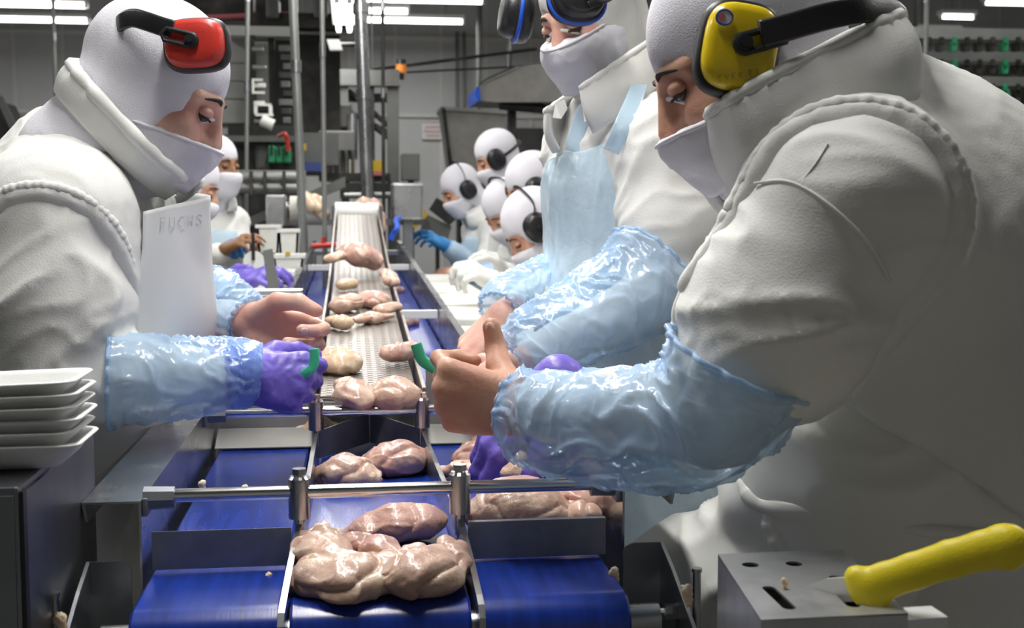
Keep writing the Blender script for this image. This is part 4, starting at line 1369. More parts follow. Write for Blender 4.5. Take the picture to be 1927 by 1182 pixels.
# yellow-muffed worker
vest(PR, .014, 'L', at(1600, 440, 1.205), cv(-.25, -.15, -.95), hem=(at(1700, 832, 1.3), cv(-.55, -.84, 0)), seed=7., m='cotton')
ub = at(1492, 145, 1.36)
collar(PR, ub, at(1318, 232, 1.33) - ub, FW * .137, at(1530, 300, 1.38), (at(1375, 400, 1.35) - at(1530, 300, 1.35)), FW * .150, gap=.10, th=.009, bulge=.010, ruff=.0022, wav=15)
aprims = [rc(at(1640, 860, 1.45), at(1640, 1250, 1.47), .165, .17, .06, FW, .85), rc(at(1570, 1060, 1.49), at(1285, 1120, 1.62), .125, .088, .07), rc(at(1300, 1130, 1.62), at(1310, 1500, 1.62), .09, .10, .05), rc(at(1640, 800, 1.44), at(1490, 905, 1.45), .160, .085, .02), rc(at(1900, 930, 1.40), at(1560, 905, 1.42), .13, .12, .012)]
sdfobj('apron', aprims, .0075, 'vinyl_warm', PR['root'], disp=lambda q: folds(.017, 5.0, cv(.2, .9, .1), 3.3, 1.0, 3.4)(q), smooth=2)
for px in ([(1395, 885), (1402, 915), (1425, 945), (1470, 958), (1560, 968), (1660, 985), (1780, 1000), (1900, 1002)], [(1440, 955), (1455, 1000), (1480, 1050), (1500, 1090)], [(1520, 830), (1560, 880), (1620, 930)]):
    pts = [hit(aprims, *q, off=.0) for q in px]
    pts = [q for q in pts if q is not None]
    if len(pts) > 3:
        ribbon('apron_fold', pts, [.002, .011, .010, .009, .008, .002], 'vinyl_warm', PR['root'], n=80, lump=.15, freq=.3, seg=12)
sleeve(PR, 'plastic_sleeve', sl((968, 772, 1.422, .042), (985, 776, 1.415, .049), (1040, 795, 1.38, .053), (1120, 802, 1.345, .057), (1225, 803, 1.29, .065), (1300, 792, 1.265, .068), (1345, 765, 1.25, .071), (1370, 725, 1.243, .076), (1393, 680, 1.236, .081)), 'film_blue', .0062, 9., n=170, k=110)
sleeve(PR, 'plastic_sleeve', sl((1060, 752, 1.66, .042), (1120, 765, 1.655, .05), (1220, 785, 1.65, .058), (1320, 800, 1.645, .066)), 'film_blue', .004, 12., n=60)
seam(PR, PR['coat'], 'shoulder_seam', [(1420, 345), (1470, 340), (1510, 352), (1560, 385), (1610, 430), (1650, 480), (1675, 530)], 'cotton', .0016, .004)
seam(PR, PR['coat'], 'shoulder_seam', [(1558, 270), (1540, 300), (1518, 330), (1500, 350)], 'pen_grey', .0008, .004)

# blue-apron worker
fd = nz(V3(-1, -.35, 0))
apr = [PM['coat'][0], PM['coat'][1], PM['coat'][2], PM['coat'][3]]
cuts = (cut_half(PM['J']['chest'] - fd * .07, -fd, .01), cut_half(at(1100, 272, 2.1), cv(0, 1, 0), .006), cut_half(V3(0, 0, .45), V3(0, 0, -1), .006))
sdfobj('apron', apr, .006, 'film_apron', PM['root'], cuts=cuts, off=.016, disp=lambda q: folds(.0075, 7.5, cv(1, .1, 0), 4.4, 1.0, 3.6)(q) + .002 * ridge(q * np.array([30, 30, 8])), smooth=1)
for px in ([(1150, 285), (1172, 235), (1196, 180), (1216, 120)], [(1078, 285), (1086, 250), (1098, 215), (1112, 195)]):
    pts = [hit(PM['coat'] + PM['hood'], *q, off=.010) for q in px]
    pts = [q for q in pts if q is not None]
    if len(pts) > 2:
        ribbon('apron_strap', pts, .014, 'film_apron', PM['root'], flat=.12, flatv=FW, seg=12)
cb_ = at(1160, 120, 2.22)
collar(PM, cb_, at(1062, 188, 2.12) - cb_, cv(.55, .25, -.8) * .10, at(1175, 190, 2.23), (at(1062, 200, 2.12) - cb_) * .95, cv(.55, .2, -.8) * .115, gap=.25, th=.008, bulge=.006, m='cotton_warm')
fp = [at(1045, 195, 2.10), at(1062, 188, 2.085), at(1068, 205, 2.085), at(1056, 224, 2.095), at(1040, 222, 2.10)]
MB().prism(fp, -FW * .004).build('collar_tip', 'cotton_warm', PM['root'])
fp = [at(1095, 196, 2.10), at(1140, 188, 2.085), at(1138, 212, 2.085), at(1100, 230, 2.09)]
MB().prism(fp, -FW * .004).build('collar_tip', 'cotton_warm', PM['root'])
sleeve(PM, 'plastic_sleeve', sl((960, 682, 1.93, .043), (972, 672, 1.935, .052), (1020, 644, 1.95, .062), (1100, 602, 1.97, .070), (1180, 556, 1.995, .080), (1225, 512, 2.02, .090)), 'film_blue', .006, 15., n=150, k=100)
sleeve(PM, 'plastic_sleeve', sl((938, 588, 2.125, .038), (950, 578, 2.14, .046), (985, 558, 2.2, .052), (1050, 530, 2.3, .060), (1090, 515, 2.34, .064)), 'film_blue', .005, 18.)

# ------------------------------------------------------------------ ear defenders
t_, sh, c0, uv, sv, no = earmuff('red ear defender cup on black band, worn high on a white hood', at(369, 84, 1.765), -FW, cv(-.05, 1, 0), .088, .072, .026, 'plastic_red',
    [at(326, 56, 1.742), at(305, 50, 1.745), at(275, 40, 1.752), at(250, 34, 1.765), at(228, 42, 1.785), at(214, 62, 1.84), at(222, 60, 1.90), at(260, 45, 1.96), at(310, 55, 1.995), at(350, 70, 1.995)], cv(-.97, .22, 0),
    other=(at(352, 80, 1.972), FW), arm_len=.036, band_w=.0135, band_flatv=[FW] * 70 if False else None)
t_, sh, c0, uv, sv, no = earmuff('yellow ear defender cup with small round sticker on black band, worn over hood', at(1390, 92, 1.236), -FW + RT * .05, cv(.17, 1, 0), .078, .092, .020, 'plastic_yellow',
    [at(1432, 64, 1.206), at(1480, 52, 1.207), at(1560, 30, 1.215), at(1630, 18, 1.235), at(1680, 22, 1.28), at(1704, 42, 1.34), at(1690, 52, 1.40), at(1640, 60, 1.44), at(1560, 60, 1.46), at(1440, 75, 1.46)], cv(.96, .26, 0),
    other=(at(1400, 100, 1.445), FW), arm_len=.040, band_w=.0135)
st = MB()
cs = at(1363, 33, 1.2135)
MB().cyl(cs, cs - FW * .0012, .0088, n=24).build('sticker', 'print_white', sh)
WL[sh.name] = wl(t_)
for nm, r0, r1, mm, dz in (('sticker_ring', .0082, .0010, 'print_blue', .0014),):
    ringp = np.array([cs - FW * dz + RT * r0 * math.cos(a) + UP * r0 * .9 * math.sin(a) for a in np.linspace(0, 2 * np.pi, 25)])
    v, f = sweep(ringp, r1, 6, False); mk(nm, v, f, mm, sh)
MB().cyl(cs - FW * .0010 - RT * .0025, cs - FW * .0020 - RT * .0025, .0036, n=16).build('sticker_dot', 'print_red', sh)
for k, (dx, ch) in enumerate(zip((0, 13, 26, 39, 56, 70), 'EVERTY')):
    m_ = MB()
    for stt in glyph[ch]:
        pts = [at(1352 + dx + a * 10, 152 - dx * .17 - b * 10, 1.2150) for a, b in stt]
        m_.tube(np.array(pts) if len(pts) > 2 else np.array([pts[0], (pts[0] + pts[1]) / 2, pts[1]]), .0004, 5)
    m_.build('moulded_letter', 'print_dark', sh)
earmuff('black ear defender cups with blue rings, pushed up on the forehead of a hood', at(1086, -6, 2.03), cv(.25, .12, -.96), cv(0, 1, 0), .092, .085, .03, 'plastic_black',
    [at(1108, 10, 1.99), at(1130, 2, 2.0), at(1152, -8, 2.03), at(1185, -40, 2.1), at(1150, -90, 2.2), at(1060, -60, 2.25), at(1000, -10, 2.17), at(968, 20, 2.10)], cv(.9, .3, 0), other=(at(974, 28, 2.10), cv(-.95, .12, -.15)), ring='plastic_blue', roundish=2.3, slot=False, band_w=.006)

# ------------------------------------------------------------------ green hooked tools
for lab, pp in (('green plastic hooked tool held in a purple-gloved fist', [at(540, 716, 1.80), at(560, 710, 1.79), at(578, 701, 1.785), (at(589, 690, 1.785)), at(592, 674, 1.785), at(591, 656, 1.785)]),
                ('green plastic hooked tool held in a bare fist', [at(872, 712, 1.505), at(842, 704, 1.51), at(812, 690, 1.515), at(795, 678, 1.515), at(788, 662, 1.515), at(783, 647, 1.515)])):
    v, f = sweep(catmull(pp, 40), .0070, 12, True, .75, FW)
    tag(mk('hooked_tool', v, f, 'plastic_green'), lab, 'tool')

# ------------------------------------------------------------------ chicken pieces
CN = [0]
def chicken(label, pts, m='chicken', zb=ZB, k=.02, flat=.62, group=None, vox=.0024, amp=.0028, name='chicken_piece', fs=34., lift=0.0):
    """a soft fillet: chain of (px, py, height above the belt, radius) lobes laid on a surface of height zb"""
    CN[0] += 1
    sd = CN[0] * 1.7
    prims = []
    w3 = [gz(a, b, (zb(a, b) if callable(zb) else zb) + h) for a, b, h, r_ in pts]
    pts = [(a, b, h, r_ * .88) for a, b, h, r_ in pts]
    for i in range(len(pts) - 1):
        prims.append(rc(w3[i], w3[i + 1], pts[i][3] * flat, pts[i + 1][3] * flat, k, None, 1.0))
    if len(pts) == 1:
        pts = pts * 2; w3 = [w3[0], w3[0] + V3(.01, 0, 0)]
        prims = [rc(w3[0], w3[1], pts[0][3] * flat, pts[0][3] * flat, k)]
    # widen sideways: fillets are flat
    pr2 = []
    for q in prims:
        d = q[2] - q[1]
        wv = nz(np.cross(V3(0, 0, 1), d if np.linalg.norm(d[:2]) > 1e-4 else V3(1, 0, 0)))
        pr2.append(('rc', q[1], q[2], q[3], q[4], q[5], wv, flat))
    def dsp(p):
        wv = np.stack([pn(p * 20 + sd), pn(p * 20 + 4 + sd), pn(p * 20 + 8 + sd)], 1) * .015
        g0 = nz(w3[-1] - w3[0] + V3(1e-4, 0, 0)); al = (p @ g0)[:, None] * g0
        st_ = (p - al) * 1.0 + al * .22                       # muscle grain runs along the piece
        return amp * (.42 * pn((st_ + wv) * fs * 2.6 + sd) + .75 * np.clip(ridge((st_ + wv) * fs * .9 + sd), 0, 1) ** 3 + .10 * pn(p * fs * 4 + sd) - 1.9 * np.clip(ridge((st_ * .5 + p * .5 + wv) * fs * .5 + 3 + sd), 0, 1) ** 7 + .5 * pn((p + wv) * fs * 1.1)) + amp * 1.5 * pn(p * 19 + sd)
    v, q = isosurf(pr2, vox, smooth=1)
    v = v + vnorm(v, q) * dsp(v)[:, None]
    if not callable(zb):
        low = v[:, 2] < zb + .0006 + lift
        v[low, 2] = zb + .0006 + lift
    o = mk(name, v, q, m)
    return tag(o, label, 'chicken', group)

G1 = 'chicken fillets in the middle lane'
chicken('large pale chicken fillet with a raised wing-like flap against the divider plate', [(606, 990, .032, .012), (604, 1012, .028, .022), (606, 1048, .022, .034), (620, 1082, .018, .038), (650, 1098, .016, .036), (705, 1088, .016, .030), (745, 1062, .018, .022), (790, 1040, .022, .016)], group=G1, k=.018, amp=.0035)
chicken('slim chicken tenderloin lying behind the large folded fillet', [(640, 1018, .022, .012), (670, 1022, .026, .020), (715, 1036, .024, .021), (760, 1052, .024, .016)], group=G1, m='chicken_pink', k=.012)
chicken('plump curled chicken fillet with its tip turned up at the outfeed', [(728, 1085, .020, .026), (770, 1082, .022, .036), (818, 1078, .020, .036), (848, 1060, .022, .026), (852, 1035, .028, .018), (838, 1022, .036, .012)], group=G1, k=.018, amp=.003)
chicken('smooth pink chicken fillet lying crosswise under the front rod', [(655, 1006, .012, .013), (690, 998, .018, .024), (740, 988, .022, .034), (785, 982, .024, .033), (815, 978, .022, .024)], group=G1, m='chicken_pink', k=.016)
chicken('ragged chicken fillet between the rods beside the divider plate', [(610, 892, .014, .024), (640, 886, .020, .036), (675, 893, .016, .032), (705, 903, .010, .020)], group=G1, amp=.004)
chicken('smooth chicken fillet lying in front of the plough plates', [(695, 868, .014, .022), (725, 868, .022, .038), (760, 866, .022, .038), (785, 862, .016, .028)], group=G1, m='chicken_pink')
G2 = 'chicken fillets in the lane of the yellow-muffed worker'
chicken('round pink chicken fillet under the bare fist', [(870, 868, .020, .030), (905, 858, .026, .048), (945, 862, .024, .044)], group=G2, m='chicken_pink')
chicken('thin torn chicken scrap beside the rod clamp', [(838, 888, .012, .020), (870, 884, .018, .026), (915, 888, .014, .020)], group=G2, amp=.004)
chicken('pale chicken flap under the plastic sleeve', [(955, 885, .022, .022), (975, 880, .026, .032), (1005, 892, .018, .024)], group=G2, m='chicken_yellow', amp=.0035)
chicken('big smooth dome-shaped chicken fillet behind the steel gate', [(900, 972, .022, .030), (950, 958, .030, .056), (1005, 958, .030, .054), (1050, 968, .022, .030)], group=G2, m='chicken', amp=.0018, k=.03)
chicken('folded chicken fillet with a notch in the lane corner', [(1070, 945, .034, .030), (1105, 942, .030, .036), (1128, 952, .024, .028)], group=G2, m='chicken_pink', amp=.004)
chicken('small rough chicken scrap beside the side panel', [(1075, 968, .026, .014), (1100, 964, .028, .018), (1118, 968, .024, .014)], group=G2, amp=.003, vox=.002)
chicken('folded chicken fillet at the back of the empty lane', [(560, 812, .012, .026), (595, 806, .016, .032), (628, 805, .012, .020)], zb=.905, m='chicken_yellow')
chicken('small chicken offcut under the empty lane edge of the conveyor', [(572, 825, .006, .018), (600, 827, .006, .016)], zb=.902, m='chicken_yellow')
# on the slatted conveyor: heights follow the slope
def onmid(px, py):
    lo_, hi_ = 2.0, 6.0
    for _ in range(30):
        ym = (lo_ + hi_) / 2; p = ay(px, py, ym)
        if p[2] > zmid(ym): lo_ = ym
        else: hi_ = ym
    return float(zmid(lo_))
G3 = 'chicken pieces on the slatted conveyor'
for lab, pts, mm in (
    ('smooth chicken fillet at the drop end of the slatted conveyor', [(655, 728, .014, .026), (665, 742, .016, .032), (678, 754, .012, .028)], 'chicken'),
    ('chicken fillet with a red streak at the drop end of the slatted conveyor', [(722, 748, .012, .030), (745, 738, .016, .036), (768, 750, .010, .028)], 'chicken'),
    ('flat yellowish skin-side chicken piece beside the gloved fist', [(620, 668, .010, .030), (630, 685, .012, .042), (650, 690, .010, .040)], 'chicken_yellow'),
    ('bony chicken piece beside the green tool', [(728, 668, .016, .022), (750, 664, .018, .026), (775, 655, .016, .020)], 'chicken_pink'),
    ('small pale fatty chicken scrap by the conveyor rail', [(625, 605, .010, .020), (642, 608, .012, .020), (655, 612, .008, .014)], 'chicken_yellow'),
    ('long thin chicken strip lying across the slats', [(665, 602, .010, .016), (700, 597, .010, .020), (735, 594, .008, .016)], 'chicken'),
    ('broad chicken fillet resting against the conveyor rail', [(640, 575, .012, .036), (660, 568, .014, .040)], 'chicken'),
    ('pink translucent chicken slice beside the broad fillet', [(690, 562, .012, .042), (715, 568, .010, .042)], 'chicken_pink'),
    ('tapering chicken strip hanging over the conveyor rail', [(715, 585, .012, .026), (745, 578, .014, .022)], 'chicken'),
    ('small brown chicken scrap behind the broad fillet', [(642, 536, .010, .026), (665, 535, .010, .024)], 'chicken_yellow'),
    ('chicken piece draped over the rail above the take-off belt', [(728, 515, .016, .026), (737, 530, .012, .028)], 'chicken'),
    ('long reddish chicken fillet near the middle of the slatted conveyor', [(655, 473, .014, .044), (680, 480, .016, .060), (705, 492, .012, .046)], 'chicken_pink'),
    ('pale chicken scrap curled over the rail beside the blue belt', [(622, 487, .018, .026), (640, 482, .016, .026)], 'chicken_yellow')):
    chicken(lab, pts, mm, zb=onmid, group=G3, vox=.003, amp=.0032, fs=26.)
chicken('brown chicken pieces lying on the white end drum', [(680, 385, .05, .050), (695, 380, .06, .055), (705, 395, .03, .05)], 'chicken_pink', zb=1.30, vox=.005, group=G3) if False else None
for lab, px, py, r_, mm in (('brown chicken piece riding over the white end drum', 685, 388, .055, 'chicken'), ('reddish chicken piece beside the one on the end drum', 703, 390, .050, 'chicken_pink'), ('chicken scrap sliding off the end drum', 712, 408, .04, 'chicken_pink')):
    p0 = at(px, py, 5.66)
    v, q = isosurf([rc(p0, p0 + V3(.01, -.03, -.05), r_ * .8, r_ * .6, .02)], .006)
    v = v + vnorm(v, q) * (.008 * pn(v * 20))[:, None]
    tag(mk('chicken_piece', v, q, mm), lab, 'chicken', G3)
for lab, px, py, yy in (('chicken scrap on the blue belt beside the trough wall with dark reflections', 765, 558, 3.5), ('small chicken scrap on the far blue belt', 745, 492, 4.6), ('chicken scrap lying on the blue belt behind the foam trays', 601, 538, 3.75)):
    p0 = V3(*ay(px, py, yy))
    zb_ = .955 + .022 * (yy - 2.45); p0[2] = zb_ + .012
    v, q = isosurf([rc(p0, p0 + V3(.025, .03, -.002), .016, .012, .01)], .004)
    v = v + vnorm(v, q) * (.004 * pn(v * 40))[:, None]
    tag(mk('chicken_scrap', v, q, 'chicken_pink'), lab, 'chicken')
# specks of fat
for lab, px, py, d, r_ in (('pale fat shred hanging on the front rod', 462, 918, 1.435, .0042), ('pale fat shred stuck to the side panel', 380, 910, 1.6, .005), ('yellowish fat lump on the end bracket by the knife box', 1292, 1110, 1.26, .006),
                           ('yellowish fat lump on the bracket by the steel cabinet', 112, 1165, 1.24, .007), ('fat crumb on the knife box top', 1475, 1093, 1.07, .003), ('fat crumb at the front gate corner', 505, 1085, 1.37, .005), ('fat lump beside the end bracket and blue belt', 1155, 1078, 1.37, .006)):
    p0 = at(px, py, d)
    v, q = isosurf([rc(p0, p0 + V3(.002, 0, -r_ * 2.2), r_, r_ * .7, .004)], r_ * .35)
    v = v + vnorm(v, q) * (r_ * .4 * pn(v * 260))[:, None]
    tag(mk('fat_shred', v, q, 'fat'), lab, 'food scrap')

# ------------------------------------------------------------------ workers further up the line
def bg(key, label, px, py, d, face, pitch, wrL=None, wrR=None, apron=True, skin='skin', muff=None, gl=None, gr=None, hs=1.0, seed=0., lean=.06, sleeves=True, hr=None, hl=None):
    fc = nz(face)
    fl = nz(V3(fc[0], fc[1], 0))
    f = nz(fl * math.cos(pitch) - V3(0, 0, math.sin(pitch))); u = nz(fl * math.sin(pitch) + V3(0, 0, math.cos(pitch)))
    lt = np.cross(V3(0, 0, 1), fl)                # the worker's own left
    c = at(px, py, d)
    neck = c - u * .15 - fl * .045
    chest = neck - V3(0, 0, .19) - fl * lean * .5; belly = chest - V3(0, 0, .24) - fl * lean; hip = belly - V3(0, 0, .24) - fl * .02
    J = dict(head=c, neck=neck, chest=chest, belly=belly, hip=hip)
    for s, sg, wr in (('L', 1, wrL), ('R', -1, wrR)):
        sh = neck - V3(0, 0, .09) + lt * sg * .165 - fl * .01
        w_ = at(*wr) if wr is not None else sh + fl * .30 - V3(0, 0, .32) - lt * sg * .06
        mid = (sh + w_) / 2; dd = np.linalg.norm(w_ - sh)
        if dd > .53:
            w_ = sh + (w_ - sh) * .53 / dd; dd = .53
        bend = math.sqrt(max(.0, .285 ** 2 - (dd / 2) ** 2))
        J['sh' + s] = sh; J['wr' + s] = w_; J['el' + s] = (sh + w_) / 2 + nz(V3(0, 0, -1) - fl * .4 + lt * sg * .3) * bend
    C = dict(key=key, label=label, J=J, hf=f, hu=u, skin=skin, fine=False, seed=seed, face_dir=fl, hs=hs, group='workers further up the line', hood_off=.008,
             coat_r=dict(sh=.07, up=.068, el=.055, wr=.042, cuff=.85, chest=.12, belly=.13, hip=.14))
    for s, w_, g_, hh in (('L', J['wrL'], gl, hl), ('R', J['wrR'], gr, hr)):
        dv = nz(J['wr' + s] - J['el' + s])
        C['hand' + s] = dict(x=dv, n=nz(V3(0, 0, 1) - .5 * FW), curl=hh or RELAX, **({'glove': g_} if g_ else {}))
    p = build_person(C)
    if apron:
        cuts = (cut_half(chest + fl * .0, -fl, .01), cut_half(neck - V3(0, 0, .12), V3(0, 0, 1), .006), cut_half(V3(0, 0, .5), V3(0, 0, -1), .006))
        sdfobj('apron', p['coat'][:4], .012, 'film_apron', p['root'], cuts=cuts, off=.014)
    if sleeves:
        for s in 'LR':
            e, w_ = J['el' + s], J['wr' + s]
            q = [(*(w_ + (e - w_) * t), r_) for t, r_ in ((0.02, .036), (.1, .047), (.5, .056), (.95, .066))]
            sleeve(p, 'plastic_sleeve', q, 'film_blue', .005, seed, n=30, k=24, cuff=False)
    hp = collar(p, c - u * .115 - f * .03, f * .092, lt * .09, neck - V3(0, 0, .03), f * .10, lt * .12, gap=.1, th=.008, n=32, rows=4)
    if muff:
        lab, fx, ux, sgn = muff
        cc = p['L'](fx, -sgn * .089, ux); no = -p['r'] * sgn
        op_ = p['L'](fx, sgn * .089, ux)
        bpts = [cc + no * .012 + u * .03, p['L'](-.03, -sgn * .090, .075), p['L'](-.04, -sgn * .05, .128), p['L'](-.04, 0, .142), p['L'](-.04, sgn * .05, .128), p['L'](-.03, sgn * .09, .075), op_ - no * .012 + u * .03]
        if fx > .02: bpts = [cc + no * .014 - f * .02, p['L'](-.05, -sgn * .098, ux + .005), p['L'](-.115, -sgn * .06, ux + .015), p['L'](-.125, 0, ux + .02), p['L'](-.115, sgn * .06, ux + .015), p['L'](-.05, sgn * .098, ux), op_ - no * .014 - f * .02]
        earmuff(lab, cc, no, u, .082, .094, .022, 'plastic_black', bpts, -f, other=(op_, -no), roundish=2.2, slot=False, band_w=.007, group='black ear defenders up the line')
    return p
WX = V3(-1, 0, 0)
bg('F', 'person bending low over the cutting boards in white gloves, lowest of the hooded row', 1008, 428, 4.05, V3(-1, -.1, 0), .75, wrL=(935, 535, 3.62), wrR=(960, 520, 4.1), muff=('black ear defender cup on the lowest bowed hood', .01, .01, 1), gl='glove_white', gr='glove_white', seed=21, sleeves=False, lean=-.02, hl=CUP)
bg('G', 'person in white hood standing between the bowed workers and the blue apron', 1003, 352, 4.62, V3(-1, -.35, 0), .5, muff=('black ear defender cup with grey dial on the hood above the lowest one', .03, .0, 1), seed=23)
bg('E', 'person with lowered hood and narrow ear band beside the blue aprons', 955, 394, 5.2, V3(-1, -.55, 0), .75, muff=('black ear defender on the most lowered hood', .0, .0, 1), seed=25)
bg('D', 'person leaning forward in tall white collar, highest hood of the row', 936, 296, 5.85, V3(-1, -.15, 0), .5, muff=('large black ear defender cup on the highest hood', .03, .0, 1), seed=27)
bg('C', 'person at the end of the row reaching out with a blue sleeve and glove', 868, 356, 6.5, V3(-1, -.2, 0), .55, wrL=(838, 462, 6.15), wrR=(850, 470, 6.5), muff=('small black ear defender cup on the endmost hood', -.01, -.01, 1), gl='glove_blue', gr='glove_blue', seed=29)
bg('A', 'person with brown hands facing the line in white hood and pale apron', 406, 312, 5.2, V3(.75, -.62, 0), .12, wrR=(425, 468, 4.85), wrL=(440, 470, 5.0), skin='skin_dark', seed=31, gl='glove_blue', sleeves=False)
bg('B', 'person half hidden behind the red-muffed worker, in a blue sleeve and purple glove', 352, 348, 4.2, V3(1, -.05, 0), .45, wrR=(450, 530, 3.75), wrL=(415, 530, 4.2), gr='nitrile', gl='nitrile', muff=('dark ear defender cup behind the mask of the red-muffed worker', .01, -.01, -1), seed=33)

# ------------------------------------------------------------------ boards, bins and odds beside the line
def pbox(name, m, px0, py0, px1, py1, Y, dep, parent, bev=.0):
    a, b = ay(px0, py1, Y), ay(px1, py0, Y)
    return MB().box((a[0], Y, a[2]), (b[0], Y + dep, b[2]), bev).build(name, m, parent)
def table(label, x0, x1, y0, y1, z):
    t = thing('work_table', ((x0 + x1) / 2, (y0 + y1) / 2, 0), label, 'table')
    MB().box((x0, y0, z - .03), (x1, y1, z), .003).build('table_top', 'steel', t)
    for x in (x0 + .03, x1 - .03):
        for y_ in (y0 + .05, y1 - .05):
            MB().box((x - .018, y_ - .018, 0), (x + .018, y_ + .018, z - .03)).build('leg', 'steel_dark', t)
table('narrow steel work table between the blue belt trough and the hooded row', .25, .46, 2.75, 5.55, .985)
table('narrow steel work table between the blue belt trough and the brown-handed worker', -.36, -.225, 2.95, 5.55, .985)
for i, (y0, y1) in enumerate(((2.82, 3.12), (3.2, 3.62), (3.7, 4.2), (4.28, 4.9), (4.98, 5.52))):
    o = MB().box((.255, y0, .985), (.455, y1, .985 + (.028 if i < 1 else .04)), .006).build('cutting_board', 'board_white')
    tag(o, '%s white cutting board along the trough beside the hooded row' % ('first, thin', 'second', 'third', 'fourth', 'fifth, broad')[i], 'cutting board', 'white cutting boards')
for i, (y0, y1) in enumerate(((3.3, 3.9), (4.0, 4.7), (4.8, 5.6))):
    o = MB().box((-.355, y0, .985), (-.228, y1, 1.022), .006).build('cutting_board', 'board_white')
    tag(o, '%s white cutting board in front of the brown-handed worker' % ('first', 'second', 'third')[i], 'cutting board', 'white cutting boards')
def bin_(label, px0, py0, px1, py1, Y, dep, m='board_white', tilt=0.):
    a, b = ay(px0, py1, Y), ay(px1, py0, Y)
    t = thing('plastic_bin', (a[0], Y, a[2]), label, 'bin', 'white plastic bins')
    x0, x1, z0, z1 = a[0], b[0], a[2], b[2]; th = .008
    e = .08 * (x1 - x0)
    m_ = MB().prism([(x0 + e, Y, z0), (x1 - e, Y, z0), (x1, Y, z1), (x0, Y, z1)], (0, th, 0)).prism([(x0 + e, Y + dep, z0), (x1 - e, Y + dep, z0), (x1, Y + dep, z1), (x0, Y + dep, z1)], (0, th, 0))
    m_.prism([(x0 + e, Y, z0), (x0, Y, z1), (x0 + th, Y, z1), (x0 + e + th, Y, z0)], (0, dep, 0)).prism([(x1 - e, Y, z0), (x1, Y, z1), (x1 - th, Y, z1), (x1 - e - th, Y, z0)], (0, dep, 0)).box((x0 + e, Y, z0), (x1 - e, Y + dep, z0 + th))
    m_.build('shell', m, t)
    MB().box((x0 - .006, Y - .006, z1 - .012), (x1 + .006, Y + .004, z1 + .003), .002).build('rim', m, t)
    return t
b1 = bin_('upright white plastic bin left of the steel rule bar', 484, 424, 526, 480, 5.0, .18)
b2 = bin_('white plastic bin leaning beside the upright one', 524, 432, 562, 484, 4.8, .18)
b3 = bin_('low wide white bin with a yellow tag', 514, 480, 572, 515, 4.5, .22)
pbox('yellow_tag', 'yellow_paint', 537, 474, 546, 481, 4.49, .008, b3)
b4 = bin_('low white bin under the yellow-tagged one', 500, 512, 552, 536, 4.0, .2)
sb = tag(MB().prism([ay(494, 472, 3.55), ay(512, 468, 3.55), ay(527, 553, 3.55), ay(507, 556, 3.55)], (0, .012, 0)).build('scale_bar', 'galvanised'), 'slanted galvanised rule bar standing beside the white bins', 'bar')
pl = thing('round_lid', at(478, 492, 4.4), 'round white lid with a dark pin behind the sleeve of the brown-handed worker', 'lid')
MB().cyl(at(478, 492, 4.4), at(478, 492, 4.43), .038, n=24).build('disc', 'board_white', pl, True)
MB().cyl(at(476, 440, 4.39), at(477, 490, 4.39), .006, n=8).build('pin', 'plastic_black', pl)

# ------------------------------------------------------------------ machinery of the hall
def pole(label, px0, py0, px1, py1, Y, r, m='galvanised', name='support_pole', fl=True):
    a, b = ay(px0, py0, Y), ay(px1, py1, Y)
    d = (a - b) / (a - b)[2]
    top = b + d * (ZC - b[2]) if py0 <= 2 else a
    bot = b - d * (b[2]) if fl else b
    t = thing(name, bot, label, 'pole')
    MB().cyl(bot, top, r, n=14).build('tube', m, t, True)
    MB().cyl(bot, bot + V3(0, 0, .02), r * 1.5, n=16).build('foot_plate', 'steel_dark', t, True)
    for zz in (1.9, 2.35):
        if top[2] > zz + .1:
            c_ = b + d * (zz - b[2]); MB().cyl(c_, c_ + V3(0, 0, .05), r * 1.25, n=14).build('sleeve_joint', 'steel', t, True)
    return t
pole('slim pale steel pole just past the red ear defender', 466, 0, 463, 420, 6.4, .011)
pole('leaning thick steel pole beside the slatted conveyor', 551, 0, 572, 470, 5.45, .019)
pole('slim steel pole standing right of the leaning one', 606, 0, 611, 440, 4.9, .010)
pole('stout bright steel column under the lengthwise batten', 678, 0, 684, 160, 6.7, .036, 'steel')
pole('dark thin pole in front of the crosswise battens', 720, 0, 722, 360, 6.6, .010, 'machine_dark')
pole('thin pole behind the head of the red-muffed worker', 100, 0, 104, 160, 8.0, .012)
pole('pale pole in front of the dark shackle racks', 1744, 0, 1742, 100, 6.0, .012)
pole('dark conduit pole on the end wall', 860, 60, 861, 300, 16.2, .024, 'machine_grey')
pole('second dark conduit pole on the end wall', 873, 60, 875, 300, 16.2, .022, 'machine_grey')
pole('thin conduit beside the sloping conveyor hood', 902, 0, 900, 200, 14.0, .03, 'machine_grey')
pole('thin conduit behind the sloping conveyor hood', 958, 60, 958, 120, 15.0, .03, 'machine_grey')

def machine(label, name, loc, cat='machine', group=None): return thing(name, loc, label, cat, group)
